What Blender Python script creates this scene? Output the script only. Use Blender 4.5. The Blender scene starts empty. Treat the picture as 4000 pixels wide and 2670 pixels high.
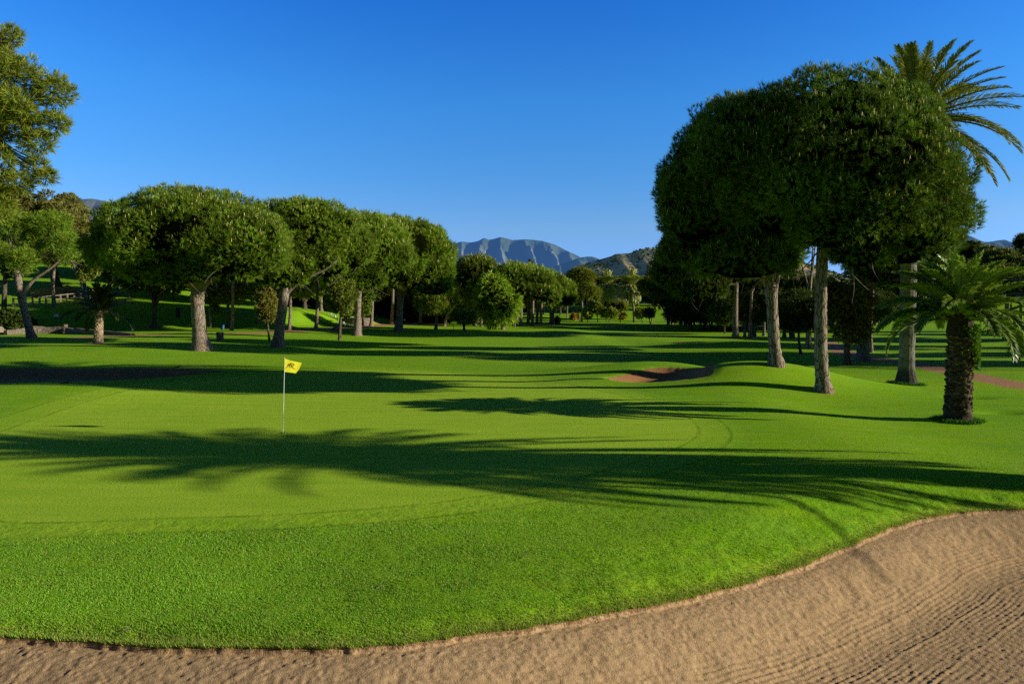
import bpy, math
import numpy as np
from mathutils import Vector

# ------------------------------------------------------------------ basics
sc = bpy.context.scene
COL = sc.collection
F_PX, HZ, ZC = 2800.0, 1200.0, 3.6      # focal length in photo pixels, horizon row, eye height
SUN = np.array([0.989, -0.150, 0.0]); SUN /= np.linalg.norm(SUN)
SUN_EL = math.radians(15.6)
SUNV = np.array([SUN[0]*math.cos(SUN_EL), SUN[1]*math.cos(SUN_EL), math.sin(SUN_EL)])

def sstep(a, b, x):
    t = np.clip((np.asarray(x, float)-a)/(b-a), 0, 1)
    return t*t*(3-2*t)

def _hash(ix, iy, iz, seed):
    n = (ix.astype(np.int64)*374761393 + iy.astype(np.int64)*668265263 + iz.astype(np.int64)*2147483647 + seed*1274126177) & 0xffffffff
    n = ((n ^ (n >> 13))*1274126177) & 0xffffffff
    n = n ^ (n >> 16)
    return (n & 0xffffff)/float(0xffffff)

def noise3(x, y, z=0.0, seed=0):
    x = np.asarray(x, float); y = np.asarray(y, float); z = np.broadcast_to(np.asarray(z, float), x.shape)
    ix, iy, iz = np.floor(x), np.floor(y), np.floor(z)
    fx, fy, fz = x-ix, y-iy, z-iz
    fx = fx*fx*(3-2*fx); fy = fy*fy*(3-2*fy); fz = fz*fz*(3-2*fz)
    r = 0
    for dz in (0, 1):
        for dy in (0, 1):
            for dx in (0, 1):
                w = (fx if dx else 1-fx)*(fy if dy else 1-fy)*(fz if dz else 1-fz)
                r = r + w*_hash(ix+dx, iy+dy, iz+dz, seed)
    return r*2-1

def fbm(x, y, seed=0, o=4, z=0.0):
    r, a = 0, 0.5
    for k in range(o):
        r = r + a*noise3(np.asarray(x)*2**k, np.asarray(y)*2**k, np.asarray(z)*2**k, seed+k); a *= 0.5
    return r

def norm(v):
    return v/np.maximum(np.linalg.norm(v, axis=-1, keepdims=True), 1e-9)

# ------------------------------------------------------------------ mesh building
def mkmesh(name, V, F, mat, mi=None, col=None, smooth=False, attrs=None):
    """V (n,3); F list of int arrays (m,3)/(m,4)"""
    me = bpy.data.meshes.new(name)
    V = np.asarray(V, np.float32)
    if not isinstance(F, (list, tuple)): F = [F]
    F = [np.asarray(f, np.int32) for f in F if len(f)]
    me.vertices.add(len(V)); me.vertices.foreach_set('co', V.ravel())
    li = np.concatenate([f.ravel() for f in F])
    tot = np.concatenate([np.full(len(f), f.shape[1], np.int32) for f in F])
    st = np.concatenate([[0], np.cumsum(tot)[:-1]]).astype(np.int32)
    me.loops.add(len(li)); me.loops.foreach_set('vertex_index', li)
    me.polygons.add(len(tot)); me.polygons.foreach_set('loop_start', st)
    if mi is not None: me.polygons.foreach_set('material_index', np.asarray(mi, np.int32))
    me.polygons.foreach_set('use_smooth', np.full(len(tot), bool(smooth)))
    for m in (mat if isinstance(mat, (list, tuple)) else [mat]): me.materials.append(m)
    if col is not None:
        a = me.color_attributes.new('Col', 'FLOAT_COLOR', 'POINT')
        c = np.ones((len(V), 4), np.float32); c[:, :3] = col
        a.data.foreach_set('color', c.ravel())
    for k, v in (attrs or {}).items():
        a = me.attributes.new(k, 'FLOAT', 'POINT'); a.data.foreach_set('value', np.asarray(v, np.float32).ravel())
    me.update(calc_edges=True)
    return me

class Buf:
    def __init__(s): s.V, s.F3, s.F4, s.C, s.n = [], [], [], [], 0
    def add(s, V, F, col=None):
        V = np.asarray(V, float).reshape(-1, 3); F = np.asarray(F, int)
        if len(V) == 0: return
        (s.F3 if F.shape[1] == 3 else s.F4).append(F+s.n)
        s.V.append(V); s.n += len(V)
        c = np.ones((len(V), 3)) if col is None else np.broadcast_to(np.asarray(col, float), (len(V), 3))
        s.C.append(c)
    def mesh(s, name, mat, smooth=False, **k):
        F = []
        if s.F3: F.append(np.concatenate(s.F3))
        if s.F4: F.append(np.concatenate(s.F4))
        return mkmesh(name, np.concatenate(s.V), F, mat, col=np.concatenate(s.C), smooth=smooth, **k)
    def box(s, c, size, col=None, rz=0.0):
        x, y, z = np.array(size)/2.0
        P = np.array([[-x,-y,-z],[x,-y,-z],[x,y,-z],[-x,y,-z],[-x,-y,z],[x,-y,z],[x,y,z],[-x,y,z]])
        ca, sa = math.cos(rz), math.sin(rz)
        P = np.stack([P[:,0]*ca-P[:,1]*sa, P[:,0]*sa+P[:,1]*ca, P[:,2]], 1)+np.array(c)
        s.add(P, [[0,3,2,1],[4,5,6,7],[0,1,5,4],[1,2,6,5],[2,3,7,6],[3,0,4,7]], col)
    def tube(s, pts, rad, nseg=8, col=None, rng=None, rough=0.0, cap=True):
        pts = np.asarray(pts, float); rad = np.broadcast_to(np.asarray(rad, float), (len(pts),))
        T = np.gradient(pts, axis=0); T = norm(T)
        ref = np.array([0.0, 1.0, 0.0]) if abs(T[0][1]) < 0.8 else np.array([1.0, 0, 0])
        U = norm(np.cross(ref, T)); W = norm(np.cross(T, U))
        a = np.linspace(0, 2*np.pi, nseg, endpoint=False)
        R = rad[:, None]*np.ones((1, nseg))
        if rng is not None and rough: R = R*(1+rough*(rng.random(R.shape)-.5)*2)
        P = pts[:, None, :] + (U[:, None, :]*np.cos(a)[None, :, None]+W[:, None, :]*np.sin(a)[None, :, None])*R[:, :, None]
        n, k = len(pts), nseg
        i = np.arange(n-1)[:, None]*k; j = np.arange(k)[None, :]; j2 = (j+1) % k
        Q = np.stack([i+j, i+j2, i+k+j2, i+k+j], -1).reshape(-1, 4)
        s.add(P.reshape(-1, 3), Q, col)
        if cap:
            for idx, flip in ((0, True), (n-1, False)):
                ring = P[idx]; c = pts[idx]
                VV = np.vstack([ring, c[None]]); FF = np.stack([np.arange(k), (np.arange(k)+1) % k, np.full(k, k)], 1)
                if flip: FF = FF[:, ::-1]
                s.add(VV, FF, col)
    def lathe(s, c, prof, nseg=16, col=None, rng=None, rough=0.0):
        a = np.linspace(0, 2*np.pi, nseg, endpoint=False)
        prof = np.asarray(prof, float)
        R = prof[:, 0][:, None]*np.ones((1, nseg))
        if rng is not None and rough: R = R*(1+rough*(rng.random(R.shape)-.5)*2)
        P = np.stack([R*np.cos(a), R*np.sin(a), prof[:, 1][:, None]*np.ones((1, nseg))], -1)+np.asarray(c, float)
        n, k = len(prof), nseg
        i = np.arange(n-1)[:, None]*k; j = np.arange(k)[None, :]; j2 = (j+1) % k
        s.add(P.reshape(-1, 3), np.stack([i+j, i+j2, i+k+j2, i+k+j], -1).reshape(-1, 4), col)

def obj(name, me, parent=None, loc=(0, 0, 0), label=None, cat=None, group=None, kind=None):
    o = bpy.data.objects.new(name, me); COL.objects.link(o); o.location = loc
    if parent is not None: o.parent = parent
    if label: o['label'] = label
    if cat: o['category'] = cat
    if group: o['group'] = group
    if kind: o['kind'] = kind
    return o

# ------------------------------------------------------------------ node helpers
def new_mat(name):
    m = bpy.data.materials.new(name); m.use_nodes = True
    nt = m.node_tree; nt.nodes.clear()
    out = nt.nodes.new('ShaderNodeOutputMaterial')
    return m, nt, out

class NT:
    def __init__(s, nt): s.nt = nt
    def n(s, t, **k):
        x = s.nt.nodes.new(t)
        for a, b in k.items(): setattr(x, a, b)
        return x
    def link(s, a, b): s.nt.links.new(a, b)
    def setin(s, node, key, v):
        if hasattr(v, 'is_linked') or isinstance(v, bpy.types.NodeSocket): s.link(v, node.inputs[key])
        else: node.inputs[key].default_value = v
    def math(s, op, a, b=0.0, c=None, clamp=False):
        x = s.n('ShaderNodeMath', operation=op, use_clamp=clamp)
        s.setin(x, 0, a); s.setin(x, 1, b)
        if c is not None: s.setin(x, 2, c)
        return x.outputs[0]
    def ramp(s, v, a, b, lo=0.0, hi=1.0):
        x = s.n('ShaderNodeMapRange', interpolation_type='SMOOTHSTEP')
        s.setin(x, 0, v); s.setin(x, 1, a); s.setin(x, 2, b); s.setin(x, 3, lo); s.setin(x, 4, hi)
        return x.outputs[0]
    def mix(s, f, a, b, blend='MIX'):
        x = s.n('ShaderNodeMix', data_type='RGBA', blend_type=blend)
        s.setin(x, 0, f)
        for k, v in ((6, a), (7, b)):
            if isinstance(v, bpy.types.NodeSocket): s.link(v, x.inputs[k])
            else: x.inputs[k].default_value = (*v, 1.0)
        return x.outputs[2]
    def noise(s, vec, scale, detail=3.0, rough=0.55, dist=0.0):
        x = s.n('ShaderNodeTexNoise'); s.link(vec, x.inputs['Vector'])
        x.inputs['Scale'].default_value = scale; x.inputs['Detail'].default_value = detail
        x.inputs['Roughness'].default_value = rough; x.inputs['Distortion'].default_value = dist
        return x.outputs['Fac']
    def attr(s, name):
        x = s.n('ShaderNodeAttribute'); x.attribute_name = name; return x
    def mapping(s, vec, scale):
        x = s.n('ShaderNodeMapping'); s.link(vec, x.inputs[0]); x.inputs['Scale'].default_value = scale
        return x.outputs[0]
    def bump(s, h, strength, dist, normal=None):
        x = s.n('ShaderNodeBump'); s.setin(x, 'Strength', strength); s.setin(x, 'Distance', dist); s.link(h, x.inputs['Height'])
        if normal is not None: s.link(normal, x.inputs['Normal'])
        return x.outputs[0]

def mat_simple(name, col, rough=0.7, nscale=8.0, var=0.25, bump=0.2, metal=0.0, spec=0.3, stretch=(1, 1, 1)):
    m, nt, out = new_mat(name); g = NT(nt)
    tc = g.n('ShaderNodeTexCoord').outputs['Object']
    v = g.mapping(tc, stretch)
    nz = g.noise(v, nscale, 4.0)
    c = g.mix(g.ramp(nz, .3, .7), tuple(x*(1-var) for x in col), tuple(min(x*(1+var), 1) for x in col))
    p = g.n('ShaderNodeBsdfPrincipled')
    g.link(c, p.inputs['Base Color']); p.inputs['Roughness'].default_value = rough
    p.inputs['Metallic'].default_value = metal; p.inputs['Specular IOR Level'].default_value = spec
    if bump: g.link(g.bump(nz, bump, 0.03), p.inputs['Normal'])
    g.link(p.outputs[0], out.inputs[0])
    return m

def mat_foliage(name, transl=0.3, rough=0.6, spec=0.2):
    m, nt, out = new_mat(name); g = NT(nt)
    c = g.attr('Col').outputs['Color']
    p = g.n('ShaderNodeBsdfPrincipled'); g.link(c, p.inputs['Base Color'])
    p.inputs['Roughness'].default_value = rough
    bw = g.n('ShaderNodeRGBToBW'); g.link(c, bw.inputs[0]); g.link(g.ramp(bw.outputs[0], .006, .05, 0, spec), p.inputs['Specular IOR Level'])
    t = g.n('ShaderNodeBsdfTranslucent')
    g.link(g.mix(1.0, c, (1.25, 1.2, 0.5), 'MULTIPLY'), t.inputs['Color'])
    x = g.n('ShaderNodeMixShader'); x.inputs[0].default_value = transl
    g.link(p.outputs[0], x.inputs[1]); g.link(t.outputs[0], x.inputs[2]); g.link(x.outputs[0], out.inputs[0])
    return m

def mat_bark(name, dark, light, red, vs=1.0):
    m, nt, out = new_mat(name); g = NT(nt)
    tc = g.n('ShaderNodeTexCoord').outputs['Object']
    v = g.mapping(tc, (5.0*vs, 5.0*vs, 1.1*vs))
    vo = g.n('ShaderNodeTexVoronoi', feature='DISTANCE_TO_EDGE'); vo.inputs['Scale'].default_value = 1.6
    wob = g.n('ShaderNodeTexNoise'); g.link(v, wob.inputs['Vector']); wob.inputs['Scale'].default_value = 1.5
    vv = g.n('ShaderNodeVectorMath', operation='MULTIPLY_ADD'); g.link(wob.outputs['Color'], vv.inputs[0]); vv.inputs[1].default_value = (.7, .7, .7); g.link(v, vv.inputs[2])
    g.link(vv.outputs[0], vo.inputs['Vector'])
    crack = g.ramp(vo.outputs['Distance'], 0.0, 0.11)
    n1 = g.noise(v, 3.0, 5.0); n2 = g.noise(tc, 0.9, 3.0)
    c = g.mix(g.ramp(n1, .3, .7), tuple(x*.75 for x in light), light)
    c = g.mix(g.ramp(n2, .45, .75), c, red)
    c = g.mix(crack, dark, c)
    p = g.n('ShaderNodeBsdfPrincipled'); g.link(c, p.inputs['Base Color']); p.inputs['Roughness'].default_value = .9
    p.inputs['Specular IOR Level'].default_value = .1
    hh = g.math('ADD', g.math('MULTIPLY', crack, 1.0), g.math('MULTIPLY', n1, .5))
    g.link(g.bump(hh, .9, .06), p.inputs['Normal'])
    g.link(p.outputs[0], out.inputs[0])
    return m

def mat_stone(name, c1, c2, scale=3.0):
    m, nt, out = new_mat(name); g = NT(nt)
    tc = g.n('ShaderNodeTexCoord').outputs['Object']
    vo = g.n('ShaderNodeTexVoronoi', feature='DISTANCE_TO_EDGE'); g.link(tc, vo.inputs['Vector']); vo.inputs['Scale'].default_value = scale
    vc = g.n('ShaderNodeTexVoronoi'); g.link(tc, vc.inputs['Vector']); vc.inputs['Scale'].default_value = scale
    sep = g.n('ShaderNodeSeparateColor'); g.link(vc.outputs['Color'], sep.inputs[0])
    c = g.mix(sep.outputs[0], c1, c2)
    c = g.mix(g.ramp(vo.outputs['Distance'], .0, .08), tuple(x*.3 for x in c1), c)
    n = g.noise(tc, 14, 4)
    c = g.mix(g.ramp(n, .35, .7), c, tuple(x*1.15 for x in c2))
    p = g.n('ShaderNodeBsdfPrincipled'); g.link(c, p.inputs['Base Color']); p.inputs['Roughness'].default_value = .9
    g.link(g.bump(g.math('ADD', g.ramp(vo.outputs['Distance'], 0, .1), n), .8, .05), p.inputs['Normal'])
    g.link(p.outputs[0], out.inputs[0])
    return m

def mat_vcol(name, rough=.8, spec=.2, nscale=12.0, amt=.35, bump=.3, bdist=.03):
    """vertex colour times procedural noise"""
    m, nt, out = new_mat(name); g = NT(nt)
    tc = g.n('ShaderNodeTexCoord').outputs['Object']
    n = g.noise(tc, nscale, 4)
    k = g.ramp(n, .25, .75, 1-amt, 1+amt)
    c = g.n('ShaderNodeVectorMath', operation='SCALE'); g.link(g.attr('Col').outputs['Color'], c.inputs[0]); g.link(k, c.inputs['Scale'])
    p = g.n('ShaderNodeBsdfPrincipled'); g.link(c.outputs[0], p.inputs['Base Color']); p.inputs['Roughness'].default_value = rough
    p.inputs['Specular IOR Level'].default_value = spec
    if bump: g.link(g.bump(n, bump, bdist), p.inputs['Normal'])
    g.link(p.outputs[0], out.inputs[0])
    return m

# ------------------------------------------------------------------ terrain
def smooth_poly(P, k=8, closed=True):
    P = np.asarray(P, float); n = len(P); out = []
    rng_ = range(n) if closed else range(n-1)
    for i in rng_:
        if closed: p0, p1, p2, p3 = P[(i-1) % n], P[i], P[(i+1) % n], P[(i+2) % n]
        else: p0, p1, p2, p3 = P[max(i-1, 0)], P[i], P[i+1], P[min(i+2, n-1)]
        for t in np.linspace(0, 1, k, endpoint=False):
            out.append(.5*((2*p1)+(-p0+p2)*t+(2*p0-5*p1+4*p2-p3)*t*t+(-p0+3*p1-3*p2+p3)*t**3))
    if not closed: out.append(P[-1])
    return np.array(out)

def seg_dist(P, X, Y, closed=True):
    D = np.full(X.shape, 1e9); n = len(P)
    for i in range(n if closed else n-1):
        a, b = P[i], P[(i+1) % n]; ab = b-a; L = (ab**2).sum()+1e-12
        t = np.clip(((X-a[0])*ab[0]+(Y-a[1])*ab[1])/L, 0, 1)
        D = np.minimum(D, (X-a[0]-t*ab[0])**2+(Y-a[1]-t*ab[1])**2)
    return np.sqrt(D)

def sdf(P, X, Y, margin=6.0):
    """signed distance, positive inside"""
    X = np.asarray(X, float); Y = np.asarray(Y, float)
    out = np.full(X.shape, -float(margin))
    lo, hi = P.min(0)-margin, P.max(0)+margin
    m = (X > lo[0]) & (X < hi[0]) & (Y > lo[1]) & (Y < hi[1])
    if not m.any(): return out
    x, y = X[m], Y[m]; d = seg_dist(P, x, y)
    ins = np.zeros(x.shape, bool); n = len(P)
    for i in range(n):
        a, b = P[i], P[(i+1) % n]
        if a[1] == b[1]: continue
        c = ((a[1] > y) != (b[1] > y)) & (x < (b[0]-a[0])*(y-a[1])/(b[1]-a[1])+a[0])
        ins ^= c
    out[m] = np.where(ins, d, -d)
    return out

BUNK_FRONT = smooth_poly([(-9, 7.0), (-7.2, 7.95), (-5.6, 7.95), (-4.2, 7.8), (-2.8, 7.72), (-1.4, 7.82), (0, 8.3), (1.63, 9.15), (3.25, 10.15), (4.8, 11.3), (5.7, 12.0), (6.95, 13.0), (8.4, 13.8), (10, 14.1), (12, 13.9), (13.6, 12.6), (13.4, 10), (11, 6), (7, 3.4), (0, 3.2), (-7, 4.2)])
BUNK_MID = smooth_poly([(4.6, 34.3), (6, 32.9), (8.1, 32.2), (8.9, 32.3), (9.5, 33.8), (9.3, 36.0), (7.9, 37.3), (5.9, 36.4)])
BUNK_LEFT = smooth_poly([(-26, 33.4), (-20.8, 33.9), (-19, 35.6), (-17, 39), (-16.3, 40.6), (-20, 42.3), (-25, 42.3), (-31, 42), (-33, 37)])
def ell(cx, cy, rx, ry): 
    a = np.linspace(0, 2*np.pi, 24, endpoint=False); return np.stack([cx+rx*np.cos(a), cy+ry*np.sin(a)], 1)
BUNK_FAR = ell(17.6, 72, 1.7, 1.5)
BUNK_FAR2 = ell(37.5, 128, 5, 3.5)
GREEN = smooth_poly([(-9.5, 12.4), (-5.5, 12.3), (-2.3, 12.9), (0.2, 14.2), (2.2, 16), (4.1, 18.2), (5.35, 20.6), (5.75, 23.5), (5.4, 26.5), (4.2, 29.8), (2.2, 33.2), (-1, 37), (-6, 40.5), (-12, 41), (-14.5, 37), (-15.6, 31), (-15.4, 24), (-13.5, 17)])
FRINGE = smooth_poly([(-9.5, 11.6), (-5.5, 11.5), (-2.0, 12.1), (0.7, 13.4), (2.9, 15.2), (4.9, 17.6), (6.2, 20.3), (6.6, 23.6), (6.2, 27), (4.9, 30.6), (2.8, 34.2), (-.7, 38), (-6, 41.5), (-12.5, 42), (-15.5, 37.5), (-16.8, 31), (-16.6, 23.6), (-14.4, 16.4)])

def base_h(X, Y):
    X = np.asarray(X, float); Y = np.asarray(Y, float)
    Ys = np.maximum(Y, 3.0); u = X/Ys
    z = 0.10*fbm(X/11, Y/11, 3, 2)*sstep(26, 45, Y) + 0.55*fbm(X/38, Y/26, 11, 2)*sstep(48, 75, Y)*sstep(300, 200, Y)
    z = z - 0.2*sstep(8.5, 13, X)*sstep(14, 20, Y)
    z = z + 1.25*np.exp(-((X-11.9)/4.4)**2-((Y-33.7)/3.0)**2)
    z = z + 0.62*np.exp(-((X-7.4)/4.4)**2-((Y-39.0)/2.5)**2)
    z = z + 0.18*np.exp(-((X-3.6)/2.0)**2-((Y-34)/2.2)**2)
    z = z + 0.55*np.exp(-((X-22)/9)**2-((Y-69)/7)**2)
    z = z + 0.35*np.exp(-((X+20)/6)**2-((Y-29.5)/4.5)**2)
    z = z + 0.55*sstep(-12, -34, X)*sstep(41, 58, Y)
    # hollows right of the palm
    for hx, hy, r in ((19.3, 30.2, .8), (17.8, 26.0, .8)):
        z = z - 0.2*np.exp(-((X-hx)/r)**2-((Y-hy)/(.45*r))**2)
    # left bank, terrace and hill
    Yb = np.interp(u, [-.8, -.71, -.46, -.36, -.27, -.2, -.15], [92, 92, 97, 99, 112, 124, 150])
    Hb = np.interp(u, [-.8, -.6, -.45, -.3, -.22, -.15, -.09], [2.0, 2.3, 2.7, 2.5, 1.2, .4, 0])
    Sl = np.interp(u, [-.9, -.6, -.5, -.42, -.34, -.2, -.1], [.21, .19, .15, .085, .03, .006, 0])
    wob = 1.2*fbm(X/7, Y/7, 21, 2)
    z = z + Hb*sstep(0, 12, Y-Yb+wob) + Sl*np.clip(Y-Yb-11, 0, 95)
    # rise at the far end and wooded hill on the right
    z = z + 5.5*sstep(185, 320, Y)*sstep(-.16, .05, u)
    z = z + 20*sstep(.50, .70, u)*sstep(190, 330, Y)
    return z

SANDS = [(BUNK_FRONT, .05, .42, 1.7), (BUNK_MID, .06, .28, 1.0), (BUNK_LEFT, .05, .42, 1.6), (BUNK_FAR, .03, .25, 1.5), (BUNK_FAR2, .03, .2, 2)]
def height(X, Y, full=False):
    X = np.asarray(X, float); Y = np.asarray(Y, float)
    z = base_h(X, Y); dm = np.full(X.shape, -6.0)
    for i, (P, st, dp, w) in enumerate(SANDS):
        d = sdf(P, X, Y); 
        if i == 0:
            d = d + .035*noise3(X*3.5, Y*3.5, 0, 5)+.02*noise3(X*11, Y*11, 0, 6)
            z = z - .30*sstep(-1.7, 0.1, d)*sstep(-2, 5, X) - .08*sstep(-.5, 0.05, d)
        else:
            z = z - .05*sstep(-.5, 0.1, d)
        z = z - np.where(d > 0, st*sstep(0, .03 if i == 0 else .12, d)+dp*sstep(0.02, w, d), 0)
        dm = np.maximum(dm, d)
    return (z, dm) if full else z

_YM = np.concatenate([np.arange(5, 60, .05), np.arange(60, 400, .25), np.geomspace(400, 2500, 200)])
def hit(px, py):
    """where the sight line through a photo pixel meets the ground"""
    z = ZC-(py-HZ)/F_PX*_YM; g = height((px-2000)/F_PX*_YM, _YM)
    i = np.argmax(g >= z)
    if not (g >= z).any(): i = len(_YM)-1
    Y = _YM[i]; X = (px-2000)/F_PX*Y
    return X, Y, float(height(np.array([X]), np.array([Y]))[0])
def at(px, Y):
    X = (px-2000)/F_PX*Y
    return X, Y, float(height(np.array([X]), np.array([Y]))[0])

def groundline(pts): return smooth_poly([hit(*p)[:2] for p in pts], 6, closed=False)
PATHS = [
    (groundline([(3230, 1335), (3300, 1378), (3420, 1400), (3560, 1420), (3720, 1452), (3880, 1485), (4010, 1512)]), 1.0),
    (groundline([(350, 1316), (560, 1309), (760, 1303), (900, 1303), (1060, 1298), (1240, 1286), (1400, 1277), (1520, 1269), (1620, 1269), (1700, 1265)]), 1.7),
    (groundline([(1525, 1269), (1490, 1262), (1462, 1254)]), 1.6),
    (groundline([(560, 1040), (600, 1062), (650, 1080), (700, 1096)]), 1.3),
]
_pr = PATHS[0][0]; PATHS[0] = (np.vstack([_pr, _pr[-1]+np.array([[3.0, -3.2], [9, -9]])]), 1.0)

# ------------------------------------------------------------------ materials
def mat_ground():
    m, nt, out = new_mat('turf_and_sand'); g = NT(nt)
    P = g.n('ShaderNodeNewGeometry').outputs['Position']
    sand, green, fringe, path = (g.attr(k).outputs['Fac'] for k in ('sand', 'green', 'fringe', 'path'))
    big = g.noise(P, .13, 3, .5); mid = g.noise(P, 1.1, 4, .6); fin = g.noise(P, 22, 3, .6); vf = g.noise(P, 85, 2, .6)
    streak = g.noise(g.mapping(P, (.35, 2.6, 1)), 1.0, 4, .6)
    c = g.mix(g.ramp(big, .35, .65), (.235, .48, .026), (.345, .565, .034))
    c = g.mix(g.ramp(mid, .35, .72), c, (.28, .545, .008))
    c = g.mix(g.math('MULTIPLY', g.ramp(streak, .45, .75), .55), c, (.47, .60, .025))
    patch = g.noise(P, 3.2, 4, .7)
    c = g.mix(g.math('MULTIPLY', g.ramp(patch, .56, .80), .45), c, (.38, .46, .03))
    # putting surface and collar
    gc = g.mix(g.ramp(streak, .3, .7), (.42, .67, .035), (.54, .75, .048))
    gc = g.mix(g.math('MULTIPLY', g.ramp(patch, .5, .75), .5), gc, (.58, .76, .06))
    c = g.mix(g.math('MULTIPLY', g.ramp(g.noise(P, .35, 3, .6), .5, .8), .5), c, (.22, .46, .012))
    fr = g.mix(.55, c, gc)
    c = g.mix(g.ramp(fringe, -.7, .4), c, fr)
    c = g.mix(g.ramp(green, -.45, .25), c, gc)
    ln = g.math('MULTIPLY', g.ramp(green, -.10, -.03), g.ramp(green, .0, .07, 1.0, 0.0))
    ln2 = g.math('MULTIPLY', g.ramp(fringe, -.10, -.03), g.ramp(fringe, .0, .07, 1.0, 0.0))
    c = g.mix(g.math('MULTIPLY', g.math('MAXIMUM', ln, ln2), g.ramp(mid, .35, .65, .15, .6)), c, (.09, .22, .004))
    c = g.mix(g.ramp(fin, .30, .62, .32, 0), c, (.07, .21, .004))
    # dry grass and earth at the lip
    sj = g.math('ADD', sand, g.math('MULTIPLY', g.math('SUBTRACT', fin, .5), .10))
    dry = g.math('MULTIPLY', g.ramp(sj, -.38, -.03), g.ramp(mid, .3, .6, .25, .9))
    c = g.mix(dry, c, (.42, .52, .05))
    earth = g.mix(g.ramp(vf, .35, .65), (.16, .085, .04), (.40, .24, .12))
    c = g.mix(g.ramp(sj, -.030, -.012), c, earth)
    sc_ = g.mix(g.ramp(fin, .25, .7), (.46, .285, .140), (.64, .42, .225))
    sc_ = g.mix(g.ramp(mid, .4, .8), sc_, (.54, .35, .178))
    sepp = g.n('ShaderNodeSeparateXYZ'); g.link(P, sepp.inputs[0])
    sc_ = g.mix(g.ramp(sepp.outputs[1], 18, 26, 0, .8), sc_, (.46, .20, .075))  # farther bunkers darker and redder, with their shade put into the colour
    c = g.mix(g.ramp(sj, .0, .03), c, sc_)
    soil = g.attr('soil').outputs['Fac']
    pj = g.math('ADD', g.math('MAXIMUM', path, soil), g.math('MULTIPLY', g.math('SUBTRACT', mid, .5), .9))
    pc = g.mix(g.ramp(fin, .3, .7), (.46, .23, .11), (.62, .36, .19))
    c = g.mix(g.ramp(pj, -.12, .12), c, pc)
    p = g.n('ShaderNodeBsdfPrincipled'); g.link(c, p.inputs['Base Color'])
    p.inputs['Roughness'].default_value = .85; p.inputs['Specular IOR Level'].default_value = .02
    isand = g.ramp(sj, .0, .05)
    smooth = g.ramp(green, -.6, .3)
    # blades stand up, so the turf shades as strongly as a fine bump
    hg = g.math('ADD', g.math('MULTIPLY', vf, .55), g.math('MULTIPLY', fin, .9))
    lump = g.noise(P, 52, 5, .65, .4)
    hs = g.math('ADD', g.math('MULTIPLY', lump, 1.5), g.math('MULTIPLY', vf, .5))
    hmix = g.n('ShaderNodeMix', data_type='FLOAT'); g.link(isand, hmix.inputs[0]); g.link(hg, hmix.inputs[2]); g.link(hs, hmix.inputs[3])
    st = g.math('SUBTRACT', g.math('SUBTRACT', .50, g.math('MULTIPLY', smooth, .12)), g.math('MULTIPLY', isand, .08))
    g.link(g.bump(hmix.outputs[0], st, .035), p.inputs['Normal'])
    t = g.n('ShaderNodeBsdfTranslucent'); g.link(c, t.inputs['Color'])
    g.link(p.outputs[0], out.inputs[0])
    return m

M = {}
M['ground'] = mat_ground()
M['foliage'] = mat_foliage('needles_and_leaves', .28)
M['frond'] = mat_foliage('palm_frond_leaflets', .22, .42, .5)
M['blade'] = mat_foliage('grass_blades', .35, .6, .25)
M['pine_bark'] = mat_bark('pine_bark', (.13, .088, .062), (.40, .315, .24), (.38, .255, .18))
M['dark_bark'] = mat_bark('dark_bark', (.03, .022, .017), (.22, .17, .12), (.26, .18, .12), 1.6)
M['palm_bark'] = mat_vcol('palm_bark', .9, .1, 9, .45, .7, .04)
M['stone'] = mat_stone('rubble_stone', (.13, .10, .072), (.24, .185, .135), 2.6)  # dark stone tone, shade on the left walls put into the colour
M['white'] = mat_simple('white_paint', (.80, .79, .75), .45, 30, .05, .05)
M['yellow'] = mat_simple('yellow_flag_cloth', (.80, .72, .02), .75, 40, .10, .1)
M['black'] = mat_simple('black_ink', (.015, .012, .012), .6, 30, .1, 0)
M['wood'] = mat_simple('weathered_wood', (.30, .23, .17), .8, 9, .3, .3, stretch=(1, 1, 6))
M['stake'] = mat_simple('orange_stake_paint', (.75, .22, .04), .6, 20, .1, .1)
M['blue'] = mat_simple('blue_plastic', (.05, .18, .42), .5, 12, .15, .1)
M['dkgreen'] = mat_simple('dark_green_paint', (.02, .05, .03), .5, 12, .15, .1)
M['terracotta'] = mat_simple('terracotta', (.42, .17, .08), .8, 12, .2, .1)
M['darkwood'] = mat_simple('dark_wood', (.09, .045, .03), .7, 10, .3, .2)
M['metal'] = mat_simple('galvanised_metal', (.45, .46, .48), .4, 20, .1, 0, metal=.7)
M['render'] = mat_simple('white_render', (.74, .70, .64), .8, 3, .08, .1)
M['tile'] = mat_simple('clay_roof_tile', (.40, .17, .10), .8, 4, .2, .2)
M['glass'] = mat_simple('dark_window_glass', (.03, .04, .05), .15, 2, .1, 0, spec=.6)
M['rock'] = mat_stone('boulder', (.20, .17, .14), (.32, .28, .23), 1.2)

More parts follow.
